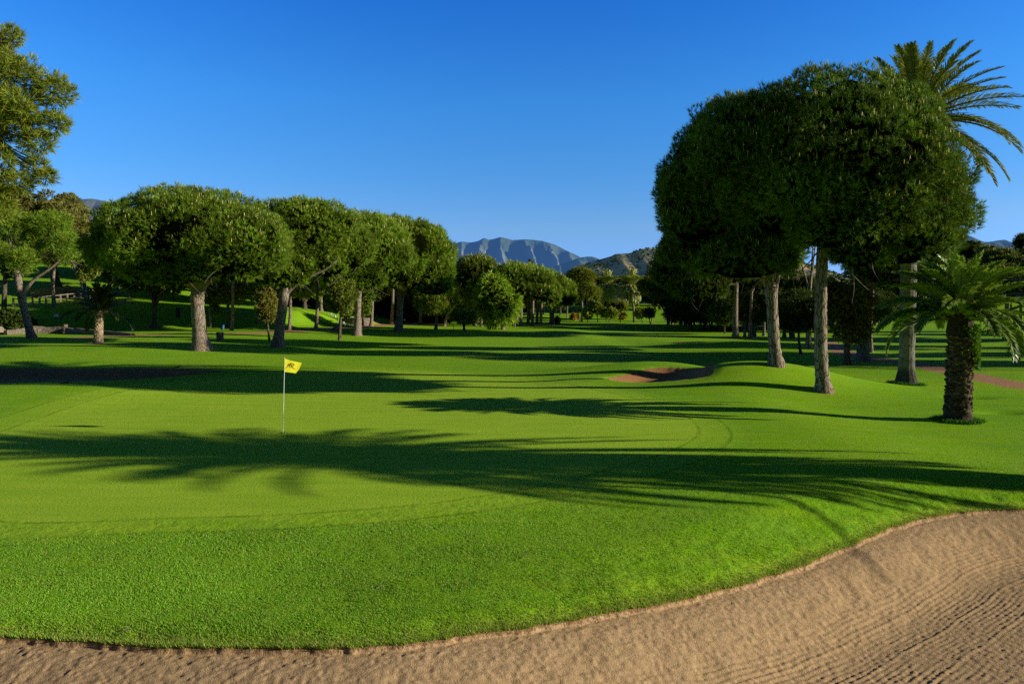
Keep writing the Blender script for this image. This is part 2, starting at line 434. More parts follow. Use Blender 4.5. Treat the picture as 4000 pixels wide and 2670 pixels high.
def mat_mountain(name, g1, g2, rock, rockamt, haze, nsc, spot=None):
    m, nt, out = new_mat(name); g = NT(nt)
    P = g.n('ShaderNodeNewGeometry').outputs['Position']
    a = g.attr('ridge').outputs['Fac']
    n1 = g.noise(P, nsc, 6, .65); n2 = g.noise(P, nsc*7, 4, .6)
    c = g.mix(g.ramp(n1, .35, .65), g1, g2)
    if spot:
        vo = g.n('ShaderNodeTexVoronoi'); g.link(P, vo.inputs['Vector']); vo.inputs['Scale'].default_value = spot
        c = g.mix(g.ramp(vo.outputs['Distance'], .25, .55), tuple(x*.35 for x in g1), c)
    rk = g.math('MULTIPLY', g.ramp(g.math('ADD', g.math('MULTIPLY', a, .5), g.math('MULTIPLY', n2, .6)), .55, .78), rockamt)
    c = g.mix(rk, c, rock)
    d = g.n('ShaderNodeBsdfDiffuse'); g.link(c, d.inputs['Color'])
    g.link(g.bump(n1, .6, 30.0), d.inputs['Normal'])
    e = g.n('ShaderNodeEmission'); e.inputs['Color'].default_value = (*haze, 1); e.inputs['Strength'].default_value = 1  # even bluish emission painted on to stand in for haze
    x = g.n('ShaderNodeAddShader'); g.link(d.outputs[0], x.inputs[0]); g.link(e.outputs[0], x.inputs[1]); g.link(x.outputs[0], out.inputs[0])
    return m

# ------------------------------------------------------------------ ground sheet
SOIL = [(785, 1368, .75), (1082, 1355, .6), (384, 1343, .95), (1394, 1311, .6), (1555, 1294, .7), (122, 1322, .5), (3215, 1526, .34), (3030, 1425, .34), (3740, 1644, .45), (1702, 1287, .6), (1052, 1328, .3), (1326, 1329, .3), (2872, 1322, .4), (1813, 1292, .8), (1735, 1274, 1.2), (895, 1276, .8), (602, 1279, .9), (3310, 1424, .6), (3370, 1409, .9), (1964, 1287, 1.0)]
def build_ground():
    v1 = np.arange(1560, 120, -1.7)
    Yr = np.concatenate([[2.5, 3.5, 4.5, 5.4], 10080/v1, np.arange(84.6, 300, 1.0), np.geomspace(301, 6000, 70)])
    uf = np.arange(-.765, .7651, .0022)
    ex = np.geomspace(.78, 4.5, 26)
    u = np.concatenate([-ex[::-1], uf, ex])
    Yg, ug = np.meshgrid(Yr, u, indexing='ij')
    X = ug*Yg; Y = Yg
    z, ds = height(X.ravel(), Y.ravel(), True)
    X, Y = X.ravel(), Y.ravel()
    dg = sdf(GREEN, X, Y, 3); df = sdf(FRINGE, X, Y, 3)
    dp = np.full(X.shape, -3.0)
    for Pl, w in PATHS:
        lo, hi = Pl.min(0)-5, Pl.max(0)+5
        m = (X > lo[0]) & (X < hi[0]) & (Y > lo[1]) & (Y < hi[1])
        if m.any(): dp[m] = np.maximum(dp[m], w-seg_dist(Pl, X[m], Y[m], closed=False))
    # raked furrows in the near bunker follow its edge
    d0 = sdf(BUNK_FRONT, X, Y)
    near = (d0 > .05) & (Y < 16)
    w = .05*fbm(X*1.2, Y*1.2, 31, 3)
    raked = sstep(.75, 1.15, d0+.25*noise3(X*.9, Y*.9, 0, 9))
    pas = (d0+w)/.52
    fur = .0042*np.sin((d0+w)*2*np.pi/.075)*(.35+.65*sstep(-.2, .5, noise3(X*.7, Y*2.1, 0, 12)))
    edge = .006*np.exp(-((np.abs((pas % 1.0)-.5))/.055)**2)*sstep(-.3, .4, noise3(X*.5, Y*.5, 3, 15))
    cx, cy = 6.6, 7.6
    rr = np.hypot(X-cx, (Y-cy)*1.1)
    arc = .006*np.sin((rr+.04*noise3(X*2, Y*2, 0, 8))*2*np.pi/.11)*sstep(1.5, .9, rr)
    keep = 1-sstep(1.6, 1.0, rr)
    lumps = .0042*noise3(X*9, Y*9, 0, 41)*sstep(.1, .6, noise3(X*1.3, Y*1.3, 0, 43)) + .007*noise3(X*22, Y*22, 0, 44)
    foot = -.016*sstep(.35, .75, noise3(X*3.1, Y*3.1, 7, 47))
    crumb = .02*np.maximum(noise3(X*14, Y*14, 2, 51)-.35, 0)*sstep(.6, .0, d0)
    z = z + np.where(near, raked*((fur+edge)*keep+arc)+lumps+foot*raked*sstep(.1, .5, noise3(X*.4, Y*.4, 1, 49))+crumb, 0)
    # turf surface roughness close to the lens
    turf = (ds < 0) & (Y < 24)
    z = z + np.where(turf, (.005*noise3(X*7, Y*7, 0, 61)+.004*noise3(X*19, Y*19, 0, 62))*sstep(24, 12, Y)*sstep(.5, -.5, dg), 0)
    V = np.stack([X, Y, z], 1)
    R, Cn = len(Yr), len(u)
    i = np.arange(R-1)[:, None]*Cn; j = np.arange(Cn-1)[None, :]
    Q = np.stack([i+j, i+j+1, i+Cn+j+1, i+Cn+j], -1).reshape(-1, 4)
    fs, fg, fp = ds[Q].mean(1), dg[Q].mean(1), dp[Q].mean(1)
    qx, qy = X[Q].mean(1), Y[Q].mean(1)
    cls = np.zeros(len(Q), int)
    cls[fg > 0] = 1
    cls[fp > 0] = 2
    pid = np.zeros(len(Q), int)
    sd = np.stack([sdf(P[0], qx, qy) for P in SANDS], 1)
    cls[fs > 0.0] = 3; pid = sd.argmax(1)
    soil = np.full(X.shape, -3.0)
    for a, b, r in SOIL:
        x0, y0, _ = hit(a, b); m = np.hypot(X-x0, Y-y0) < 4
        soil[m] = np.maximum(soil[m], r-np.hypot(X[m]-x0, Y[m]-y0)*.9)
    attrs = dict(sand=ds, green=dg, fringe=df, path=dp, soil=soil)
    def sub(name, mask, **k):
        f = Q[mask]
        if not len(f): return
        ids, inv = np.unique(f, return_inverse=True)
        me = mkmesh(name, V[ids], inv.reshape(-1, 4), M['ground'], smooth=True, attrs={a: b[ids] for a, b in attrs.items()})
        obj(name, me, kind='structure', **k)
    sub('ground', cls == 0, label='mown grass fairway and banks of the golf course', cat='ground')
    sub('putting_green', cls == 1, label='smooth bright putting green around the flagstick', cat='green')
    # paths
    a = cls == 2
    left = qx < 0
    sub('gravel_path', a & left, label='earth path running under the left pines', cat='path')
    sub('cart_path', a & ~left, label='narrow brown path curving behind the right palm', cat='path')
    labs = ['raked sand bunker in the foreground', 'oval sand bunker cut into the mound on the right', 'long shaded sand bunker on the left', 'small far sand bunker beside the fairway', 'distant sand bunker under the right trees']
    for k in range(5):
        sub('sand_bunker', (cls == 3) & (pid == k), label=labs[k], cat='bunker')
    # the land goes on beyond the framed sheet
    S = 9000.0
    me = mkmesh('ground', [(-S, -S, -2.0), (S, -S, -2.0), (S, S, -2.0), (-S, S, -2.0)], np.array([[0, 1, 2, 3]]), M['ground'], attrs=dict(sand=[-6]*4, green=[-3]*4, fringe=[-3]*4, path=[-3]*4, soil=[-3]*4))
    obj('ground', me, kind='structure', label='wider land around the golf course', cat='ground')
    return V, ds, dg
build_ground()

# short turf standing up in the foreground
def build_grass():
    rng = np.random.default_rng(5)
    n = 620000
    Y = 7.4+(rng.random(n)**1.7)*11
    X = (rng.random(n)*1.56-.78)*Y
    i = rng.integers(0, len(BUNK_FRONT), 70000); f = rng.random(70000)[:, None]
    e = BUNK_FRONT[i]*(1-f)+BUNK_FRONT[(i+1) % len(BUNK_FRONT)]*f+rng.normal(size=(70000, 2))*.07
    e = e[(e[:, 1] > 7.2) & (np.abs(e[:, 0]) < .8*e[:, 1])]
    X = np.concatenate([X, e[:, 0]]); Y = np.concatenate([Y, e[:, 1]]); n = len(X)
    z, d = height(X, Y, True); dg = sdf(FRINGE, X, Y, 3)
    keep = (d < -.004) & (dg < 0) & (rng.random(n) < sstep(19, 9, Y)*.8+.25)
    X, Y, z, d = X[keep], Y[keep], z[keep], d[keep]; n = len(X)
    lip = sstep(-.6, 0, d)
    patch = fbm(X*.5, Y*.5, 71, 3); tall = sstep(-.1, .5, noise3(X*1.7, Y*1.7, 0, 73))
    hgt = (.012+.012*rng.random(n)+.008*tall)*(1+.9*lip*rng.random(n)+1.1*sstep(-.09, -.01, d)*rng.random(n))*np.where(Y > 12, .8, 1)
    a = rng.random(n)*2*np.pi; lean = .35+.5*rng.random(n)
    w = .0035+.0028*rng.random(n)+.0003*(Y-7)
    root = np.stack([X, Y, z-.004], 1)
    side = np.stack([np.cos(a), np.sin(a), 0*a], 1)*w[:, None]
    b = rng.random(n)*2*np.pi
    tip = root+np.stack([np.cos(b)*lean*hgt, np.sin(b)*lean*hgt, hgt], 1)
    V = np.stack([root-side, root+side, tip], 1).reshape(-1, 3)
    c = np.array([.295, .54, .040])[None]*(.65+.6*rng.random(n))[:, None]
    c = c*(1+.45*patch)[:, None]
    k = sstep(.62, 1.0, rng.random(n)+.25*lip)[:, None]
    c = c*(1-k)+np.array([.46, .54, .09])[None]*k
    k = (rng.random(n) < .02+.18*lip**3)[:, None]
    c = np.where(k, np.array([.55, .42, .17])[None], c)
    me = mkmesh('grass', V, np.arange(3*n).reshape(-1, 3), M['blade'], col=np.repeat(c, 3, 0))
    obj('grass', me, kind='stuff', label='short green turf above the edge of the foreground bunker', cat='grass')
build_grass()

# ------------------------------------------------------------------ foliage
def sph_dirs(n, rng):
    i = np.arange(n)+.5; ph = np.pi*(1+5**.5)*i; z = 1-2*i/n
    d = np.stack([np.sqrt(1-z*z)*np.cos(ph), np.sqrt(1-z*z)*np.sin(ph), z], 1)
    return norm(d+.35/np.sqrt(max(n, 1))*3*rng.normal(size=d.shape)*.5)

def blades(rng, C, A, N, L, W, amin, amax, off=.45):
    """N thin leaf triangles around every shoot"""
    n = len(C)
    C = np.repeat(C, N, 0); A = np.repeat(A, N, 0); L = np.repeat(L, N)*(.7+.5*rng.random(n*N))
    r = norm(rng.normal(size=A.shape)); p = norm(r-(r*A).sum(1, keepdims=True)*A)
    al = amin+(amax-amin)*rng.random(n*N)
    B = A*np.cos(al)[:, None]+p*np.sin(al)[:, None]
    s = C+A*(off*L*rng.random(n*N))[:, None]
    sd = norm(np.cross(B, rng.normal(size=A.shape)))*(W*.5*(.7+.6*rng.random(n*N)))[:, None]
    return s-sd, s+sd, s+B*L[:, None]

ST = dict(
    umbrella=dict(pf=.115, dens=1.05, zmin=-.55, a=(.55, .75, .15), N=10, Lk=3.6, Lmin=.20, asp=.10, ang=(.12, .90), core=.87, candle=.40, tuftup=1, lump=.055, fill=.62, sq=.85),
    aleppo=dict(pf=.30, dens=.85, zmin=-.75, a=(.75, .45, .1), N=8, Lk=4.0, Lmin=.24, asp=.12, ang=(.2, 1.2), core=0, candle=.0, lump=.22, fill=.6, sq=.75),
    leaf=dict(pf=.24, dens=1.0, zmin=-.8, a=(.6, .2, .2), N=5, Lk=3.0, Lmin=.16, asp=.55, ang=(.3, 1.5), core=.62, candle=0, lump=.2, fill=.6, sq=.9),
    sparse=dict(pf=.26, dens=.8, zmin=-.9, a=(.5, .3, .2), N=5, Lk=2.6, Lmin=.12, asp=.4, ang=(.3, 1.5), core=0, candle=0, lump=.25, fill=.4, sq=.9),
    pepper=dict(pf=.22, dens=1.1, zmin=-.9, a=(.5, -.55, .2), N=6, Lk=4.6, Lmin=.3, asp=.22, ang=(.1, .8), core=.66, candle=0, lump=.18, fill=.6, sq=1.25),
    cedar=dict(pf=.26, dens=1.0, zmin=-.9, a=(.8, -.05, .3), N=7, Lk=4.0, Lmin=.25, asp=.16, ang=(.2, 1.1), core=.5, candle=0, lump=.22, fill=.6, sq=.38),
    cypress=dict(pf=.22, dens=1.3, zmin=-1, a=(.4, .9, .1), N=6, Lk=3.5, Lmin=.2, asp=.2, ang=(.1, .6), core=.75, candle=0, lump=.08, fill=.7, sq=1.2),
)
for _k in ST: ST[_k].setdefault('tuftup', 0)
ST['leaf']['tuftup'] = 1
BUDGET = [0]
def crown_buf(rng, lobes, col, s, style, q=1.0):
    st = ST[style]; B = Buf(); col = np.array(col)*np.array([3.15, 3.1, 1.7])
    L0 = max(st['Lmin'], st['Lk']*s)
    tipc = np.array([1.25, 1.12, .9])
    for c, rx, ry, ru, rd in lobes:
        c = np.array(c, float); R = (rx+ry+max(ru, .5*rx))/3
        pr = max(R*st['pf'], 1.5*L0 if R > 3*L0 else .5*R)
        if style == 'umbrella':
            pr = max(.34, 4.6*s); pr = min(pr, .6*R)
        n = max(int(st['dens']*4*np.pi*R*R/(pr*pr*1.9)), 7)
        D = sph_dirs(n, rng); D = D[D[:, 2] > st['zmin']]
        D = D[(D[:, 1] < .5) | (rng.random(len(D)) < .7) | (D[:, 2] > .35)]
        lump = 1+st['lump']*2*fbm(D[:, 0]*2.4+c[0], D[:, 1]*2.4+c[1], int(abs(c[2]*10)) % 97, 3, D[:, 2]*2.4+c[2])
        if style == 'umbrella':      # the dome is made of rounded branch pads with creases between them
            kk = int(np.clip(14+R*8, 16, 72)); G = norm(sph_dirs(kk, rng)+.18*rng.normal(size=(kk, 3)))
            ca = np.clip(D@G.T, -1, 1); wd = rng.uniform(.75, 1.25, kk)*2.6/np.sqrt(kk)
            bl = (1-(np.arccos(ca)/wd)**2).max(1); lump = lump*(.915+.145*np.clip(bl, -.8, 1)); padb = rng.uniform(.70, 1.22, kk)[ca.argmax(1)]
        else: padb = np.ones(len(D))
        S = np.stack([np.full(len(D), rx), np.full(len(D), ry), np.where(D[:, 2] > 0, ru, rd)], 1)
        depth = np.where(rng.random(len(D)) < .30, rng.uniform(.86, .97, len(D)), rng.uniform(.98, 1.04, len(D)))
        if st['core'] == 0: depth = rng.random(len(D))**.45
        pc = c+D*S*(np.maximum(1-(.85*pr+.4*L0)/max(R, .1), .3)*lump*depth)[:, None]
        r = pr*rng.uniform(.6, 1.25, len(D)); pb = rng.uniform(.72, 1.2, len(D))*padb
        nt = np.maximum((st['fill']*q*2*np.pi*r*r/(L0*.72)**2).astype(int), 3)
        idx = np.repeat(np.arange(len(D)), nt); m = len(idx)
        t = norm(rng.normal(size=(m, 3))); o = D[idx]
        dd = (t*o).sum(1); t = np.where((dd < -.15)[:, None], t-2*dd[:, None]*o, t)
        if st['tuftup']:
            w_ = norm(.55*o+np.array([[0, 0, .75]])*np.clip(o[:, 2:3]+.75, .05, 1)); d2 = (t*w_).sum(1)
            t = np.where(((d2 < -.10) & (rng.random(m) < .85))[:, None], t-2*d2[:, None]*w_, t)
        rad = r[idx]*(1.08-.5*rng.random(m)**3)
        pos = pc[idx]+t*rad[:, None]*np.array([1, 1, st['sq']])
        a1, a2, a3 = st['a']
        ax = norm(a1*t+a2*np.array([[0, 0, 1.0]])*(np.clip(o[:, 2:3]+.8, .1, 1) if a2 > 0 else 1)+a3*o+.28*rng.normal(size=(m, 3)))
        v0, v1, v2 = blades(rng, pos, ax, st['N'], np.full(m, L0)*rng.uniform(.75, 1.25, m), L0*st['asp'], *st['ang'])
        V = np.stack([v0, v1, v2], 1).reshape(-1, 3)
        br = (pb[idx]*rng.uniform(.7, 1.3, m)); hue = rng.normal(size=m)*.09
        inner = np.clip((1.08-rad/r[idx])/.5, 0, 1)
        br = br*(1-.5*inner)  # needles deep in a puff coloured darker, occlusion put into the colour
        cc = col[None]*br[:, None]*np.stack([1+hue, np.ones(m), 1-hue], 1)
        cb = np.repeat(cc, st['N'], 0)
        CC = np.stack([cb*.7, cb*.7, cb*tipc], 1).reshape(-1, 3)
        B.add(V, np.arange(len(V)).reshape(-1, 3), CC); BUDGET[0] += len(V)//3
        if st['candle'] > 0:
            k = (t[:, 2] > .15) & (rng.random(m) < st['candle']*.55)
            p = pos[k]+ax[k]*L0*.5; h = L0*rng.uniform(.5, 1.0, k.sum()); an = rng.random(k.sum())*np.pi
            sd = np.stack([np.cos(an), np.sin(an), 0*an], 1)*(L0*.085)
            tp = p+np.stack([0*h, 0*h, h], 1)
            VV = np.stack([p-sd, p+sd, tp+sd*.5, tp-sd*.5], 1).reshape(-1, 3)
            B.add(VV, np.arange(len(VV)).reshape(-1, 4), np.array([.85, .70, .30])*np.repeat(rng.uniform(.7, 1.2, k.sum()), 4)[:, None])
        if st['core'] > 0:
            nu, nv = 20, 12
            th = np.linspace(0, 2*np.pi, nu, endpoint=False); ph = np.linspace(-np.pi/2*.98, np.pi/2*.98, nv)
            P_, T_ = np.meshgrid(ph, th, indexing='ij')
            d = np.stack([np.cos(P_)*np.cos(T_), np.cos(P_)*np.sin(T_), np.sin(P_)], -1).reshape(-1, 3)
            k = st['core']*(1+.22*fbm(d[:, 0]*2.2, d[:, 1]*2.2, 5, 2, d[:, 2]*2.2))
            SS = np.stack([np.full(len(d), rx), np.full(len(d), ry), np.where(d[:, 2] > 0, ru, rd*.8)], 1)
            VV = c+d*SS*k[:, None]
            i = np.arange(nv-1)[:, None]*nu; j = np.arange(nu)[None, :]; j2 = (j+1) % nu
            B.add(VV, np.stack([i+j, i+j2, i+nu+j2, i+nu+j], -1).reshape(-1, 4), col*.02)  # opaque near-black body stands in for the shade inside the crown
    return B

def bez(p0, p1, p2, n=8):
    t = np.linspace(0, 1, n)[:, None]
    return (1-t)**2*np.array(p0)+2*t*(1-t)*np.array(p1)+t*t*np.array(p2)

SEED = [100]
def tree(name, label, px, py, lobes, trunk, col=(.072, .120, .020), style='umbrella', bark='pine_bark', Y=None, group=None, cat='tree', limbs=5, q=1.0, fork=None, extra=None, twigs=0, seed=None):
    """lobes: (cx, cy, hw, up, down[, dY metres[, depth factor]]) in photo pixels at the tree's depth; trunk: [(px, py, width px), ...] from the foot up"""
    SEED[0] += 1; rng = np.random.default_rng(seed or SEED[0])
    X0, Y0, Z0 = hit(px, py) if Y is None else at(px, Y)
    k = Y0/F_PX; s = Y0/717.0
    def loc(x, y, dy=0.0): return np.array([(x-2000)*k-X0, dy, ZC-(y-HZ)*k-Z0])
    root = obj(name, None, loc=(X0, Y0, Z0), label=label, cat=cat, group=group)
    root.empty_display_size = .5
    LB = []
    for l in lobes:
        cx, cy, hw, up, dn = l[:5]; dy = l[5] if len(l) > 5 else 0.0; df = l[6] if len(l) > 6 else 1.0
        sq_ = 1/math.sqrt(1+(X0/Y0)**2)
        LB.append((loc(cx, cy, dy), hw*k*sq_, hw*k*df*sq_, up*k, dn*k))
    if style == 'umbrella': LB = [(c, rx*1.05, ry*1.05, ru*1.03, rd*1.05) for c, rx, ry, ru, rd in LB]
    T = Buf()
    pts = [loc(a, b) for a, b, w in trunk]; rad = [max(w*k/2, .035) for a, b, w in trunk]
    if Y is not None:     # placed by distance: the foot is on the ground there
        pts[0] = np.array([0, 0, 0.0])
    n = 12
    tt = np.linspace(0, 1, n*max(len(pts)-1, 1)//1); seg = np.linspace(0, 1, len(pts))
    PP = np.stack([np.interp(tt, seg, [p[a] for p in pts]) for a in range(3)], 1); RR = np.interp(tt, seg, rad)
    for _ in range(3):
        PP[1:-1] = (PP[:-2]+PP[1:-1]*2+PP[2:])/4
    hgt = PP[:, 2]-PP[0, 2]
    RR = RR*(1+.60*np.exp(-np.maximum(hgt, 0)/(rad[0]*.9)))
    PP[0, 2] -= .25
    T.tube(PP, RR, 12 if s < .12 else 7, rng=rng, rough=.06)
    top = PP[-1]; fk = loc(*fork) if fork is not None else top
    r1 = RR[-1]
    if fork is not None: T.tube(np.linspace(PP[-2], fk, 5), np.linspace(r1, r1*.75, 5), 8, cap=True)
    for c, rx, ry, ru, rd in LB:
        for j in range(limbs):
            a = rng.random()*2*np.pi; e = rng.uniform(.05 if style == 'umbrella' else -.2, .7); q_ = rng.uniform(.45, .8)
            end = c+np.array([math.cos(a)*math.cos(e)*rx*q_, math.sin(a)*math.cos(e)*ry*q_, math.sin(e)*ru*q_ if e > 0 else math.sin(e)*rd*q_])
            mid = fk*.55+end*.45; mid[2] = fk[2]*.40+end[2]*.60
            if style != 'umbrella': mid[2] -= .1*np.linalg.norm(end-fk)
            T.tube(bez(fk, mid, end, 8), np.linspace(r1*.62, max(r1*.12, .02), 8), 6, cap=False)
    for (pp, w0, w1) in (extra or []):
        P_ = np.array([loc(*p) for p in pp]); m = len(P_)
        ti = np.linspace(0, 1, 12); P2 = np.stack([np.interp(ti, np.linspace(0, 1, m), P_[:, a]) for a in range(3)], 1)
        for _ in range(2): P2[1:-1] = (P2[:-2]+2*P2[1:-1]+P2[2:])/4
        T.tube(P2, np.linspace(w0*k/2, w1*k/2, 12), 8, cap=True, rng=rng, rough=.05)
    TW = []
    for j in range(twigs):      # bare twigs under the canopy
        c, rx, ry, ru, rd = LB[rng.integers(len(LB))]
        a = rng.random()*2*np.pi; rr = rng.uniform(.2, .9)
        p = c+np.array([math.cos(a)*rx*rr, math.sin(a)*ry*rr, -rd*rng.uniform(.5, .8)])
        e = p+np.array([rng.normal()*.9, rng.normal()*.9, -rng.uniform(.4, 1.4)])
        TW.append((bez(p, (p+e)/2+rng.normal(size=3)*.25, e, 5), np.linspace(.03, .01, 5)))
    obj('trunk', T.mesh('trunk', M[bark], smooth=True), root)
    B = crown_buf(rng, LB, col, s, style, q)
    for a_, b_ in TW: B.tube(a_, b_, 4, col=(.20, .155, .11), cap=False)
    obj('crown', B.mesh('crown', M['foliage']), root)
    return root

# ------------------------------------------------------------------ palms
def frond_mesh(rng, L, el0, droop, nl=55, ll=.5, lw=.035, col=(.075, .115, .03), arch=1.4, dead=False):
    K = 22; t = np.linspace(0, 1, K)
    el = el0-droop*t**arch
    dl = L/(K-1)
    p = np.zeros((K, 3)); side = rng.normal()*.12
    for i in range(1, K):
        yaw = side*t[i]
        p[i] = p[i-1]+dl*np.array([math.cos(el[i])*math.cos(yaw), math.cos(el[i])*math.sin(yaw), math.sin(el[i])])
    B = Buf()
    B.tube(p, np.linspace(.045, .008, K)*(L/3.2), 5, col=np.array([.20, .19, .07])*(1 if not dead else .8), cap=False)
    T = norm(np.gradient(p, axis=0)); S = norm(np.cross(np.array([0, 0, 1.0]), T)+1e-6); Nn = np.cross(T, S)
    tl = np.linspace(.10, 1.0, nl)
    col = np.array(col)
    tw = rng.normal()*.35
    for sg in (-1, 1):
        ti = np.clip(tl+rng.normal(size=nl)*.004, 0, 1)
        ip = np.stack([np.interp(ti, t, p[:, a]) for a in range(3)], 1)
        iT = norm(np.stack([np.interp(ti, t, T[:, a]) for a in range(3)], 1)); iS = norm(np.stack([np.interp(ti, t, S[:, a]) for a in range(3)], 1)); iN = norm(np.cross(iT, iS))
        be = np.radians(62-32*ti)+rng.normal(size=nl)*.07
        vv = .42+.12*rng.normal(size=nl)+tw*sg*.4
        dirv = norm(iT*np.cos(be)[:, None]+iS*(sg*np.sin(be)*np.cos(vv))[:, None]+iN*(np.sin(be)*np.sin(vv))[:, None])
        ln = ll*np.clip(np.sin(np.pi*(.12+.80*ti)), .2, 1)**.7*rng.uniform(.88, 1.1, nl)
        gr = np.array([0, 0, -1.0])
        mid = ip+dirv*(ln*.55)[:, None]; tip = ip+dirv*ln[:, None]+gr*(ln*rng.uniform(.10, .32, nl))[:, None]
        w = norm(np.cross(dirv, iN+.3*rng.normal(size=(nl, 3))))*lw*.5
        V = np.stack([ip-w*.6, ip+w*.6, mid+w, mid-w, tip], 1)
        base = np.arange(nl)[:, None]*5
        c = col[None]*rng.uniform(.75, 1.3, nl)[:, None]
        n0 = B.n
        B.add(V.reshape(-1, 3), base+np.array([[0, 1, 2, 3]]), np.repeat(c, 5, 0))
        B.F3.append(n0+base+np.array([[3, 2, 4]]))
    return B.mesh('frond', M['frond'])

def palm(name, label, px, py, top, hub, width, L, nf, seed, label_group=None, col=(.13, .19, .035), Y=None, off=None, boots=0, skirt=0, el_rng=(-35, 85), parts=True, nl=55, ll=.5, lw=.035, nvar=7, ringcol=(.30, .26, .20), droop=(.6, 1.1), base_flare=.25, top_w=None, arch=1.4, headroll=0):
    """top: (px, py) where the trunk ends; hub: crown centre"""
    rng = np.random.default_rng(seed)
    X0, Y0, Z0 = off if off is not None else (hit(px, py) if Y is None else at(px, Y))
    k = Y0/F_PX if off is None else 1.0
    root = obj(name, None, loc=(X0, Y0, Z0), label=label, cat='palm tree', group=label_group)
    if off is None:
        tp = np.array([(top[0]-2000)*k-X0, 0, ZC-(top[1]-HZ)*k-Z0]); hb = np.array([(hub[0]-2000)*k-X0, 0, ZC-(hub[1]-HZ)*k-Z0])
        r0 = width*k/2; r1 = (top_w or width)*k/2
    else:
        tp = np.array(top, float); hb = np.array(hub, float); r0 = width/2; r1 = (top_w or width)/2
    T = Buf(); n = 40
    t = np.linspace(0, 1, n)[:, None]
    P = t*tp; P[:, 0] += .0
    H = tp[2]
    R = np.interp(t[:, 0], [0, 1], [r0, r1])*(1+base_flare*np.exp(-t[:, 0]*H/(r0*1.2)))
    R = R*(1+.025*np.sin(np.arange(n)*1.9))
    P[0, 2] = -.2
    rc = np.array(ringcol)
    bandc = rc[None]*(.7+.6*rng.random((n, 1)))
    cols = np.repeat(bandc, 14, 0)
    T.tube(P, R, 14, col=None, rng=rng, rough=.03)
    T.C[0] = cols
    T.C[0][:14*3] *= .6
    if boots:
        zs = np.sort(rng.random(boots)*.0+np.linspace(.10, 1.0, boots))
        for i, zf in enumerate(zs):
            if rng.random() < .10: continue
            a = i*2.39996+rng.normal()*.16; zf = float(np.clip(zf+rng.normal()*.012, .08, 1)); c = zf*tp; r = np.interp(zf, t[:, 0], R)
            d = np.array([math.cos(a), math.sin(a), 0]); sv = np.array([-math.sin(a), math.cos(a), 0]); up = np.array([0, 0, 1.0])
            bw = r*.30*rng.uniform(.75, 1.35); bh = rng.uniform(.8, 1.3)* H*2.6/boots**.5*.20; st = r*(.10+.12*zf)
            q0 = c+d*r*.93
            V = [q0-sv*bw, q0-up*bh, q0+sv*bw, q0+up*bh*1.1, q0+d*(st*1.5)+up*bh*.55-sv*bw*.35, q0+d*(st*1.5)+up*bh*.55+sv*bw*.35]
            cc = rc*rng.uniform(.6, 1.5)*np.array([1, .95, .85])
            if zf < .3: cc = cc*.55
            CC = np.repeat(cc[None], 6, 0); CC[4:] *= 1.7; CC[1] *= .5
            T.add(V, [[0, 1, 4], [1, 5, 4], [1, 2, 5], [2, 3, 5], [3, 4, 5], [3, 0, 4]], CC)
    # heart of leaf bases
    hr = r1*1.15
    T.lathe((tp[0], tp[1], 0), [(r1*.98, tp[2]-hr*.3), (hr, tp[2]+hr*.3), (hr*.9, hb[2]), (hr*.3, hb[2]+hr*.8), (0.01, hb[2]+hr*.9)], 12, col=rc*.55, rng=rng, rough=.1)
    obj('trunk', T.mesh('trunk', M['palm_bark'], smooth=False), root)
    var = []
    for i in range(nvar):
        f = i/(nvar-1); el = math.radians(el_rng[0]+(el_rng[1]-el_rng[0])*f)
        dr = rng.uniform(*droop)*(1.15-.70*f)
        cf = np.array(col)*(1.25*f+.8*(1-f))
        for j in range(2):
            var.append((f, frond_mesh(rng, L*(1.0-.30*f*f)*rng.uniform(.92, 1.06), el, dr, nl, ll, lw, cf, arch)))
    dead = frond_mesh(rng, L*.75, math.radians(-55), .6, nl//2, ll*.8, lw, (.20, .14, .06), 1.2, True) if skirt else None
    fr = []
    for i in range(nf):
        f = ((i+.5)/nf)**.85
        cands = [m for (g, m) in var if abs(g-f) <= .6/(nvar-1)+1e-6] or [var[-1][1]]
        fr.append((cands[rng.integers(len(cands))], i*2.39996+rng.normal()*.12, f))
    for i in range(skirt): fr.append((dead, i*2.39996*1.3, -.15))
    if parts:
        proto = {}
        for me, az, f in fr:
            if me.name not in proto:
                o = obj('frond', me, root); proto[me.name] = o
            else:
                o = proto[me.name].copy(); COL.objects.link(o); o.parent = root
            rr = hr*.75*(1-max(f, 0)*.8)
            o.location = (hb[0]+math.cos(az)*rr, hb[1]+math.sin(az)*rr, hb[2]-hr*.5+hr*1.0*f)
            o.rotation_euler = (rng.normal()*.08, 0, az)
    else:
        VV, FF3, FF4, CC, n0 = [], [], [], [], 0
        B = Buf()
        for me, az, f in fr:
            nv = len(me.vertices); co = np.zeros(nv*3, np.float32); me.vertices.foreach_get('co', co); co = co.reshape(-1, 3)
            cl = np.zeros(nv*4, np.float32); me.color_attributes['Col'].data.foreach_get('color', cl)
            ca, sa = math.cos(az), math.sin(az)
            w = np.stack([co[:, 0]*ca-co[:, 1]*sa, co[:, 0]*sa+co[:, 1]*ca, co[:, 2]], 1)+np.array([hb[0], hb[1], hb[2]-hr*.5+hr*f])
            lt = np.array([len(p.vertices) for p in me.polygons]); li = np.zeros(len(me.loops), np.int32); me.loops.foreach_get('vertex_index', li)
            s0 = np.concatenate([[0], np.cumsum(lt)[:-1]])
            f4 = li[(s0[lt == 4][:, None]+np.arange(4))]; f3 = li[(s0[lt == 3][:, None]+np.arange(3))]
            nb = B.n
            B.add(w, f4, cl.reshape(-1, 4)[:, :3]); B.F3.append(f3+nb)
        obj('crown', B.mesh('crown', M['frond']), root)
    return root

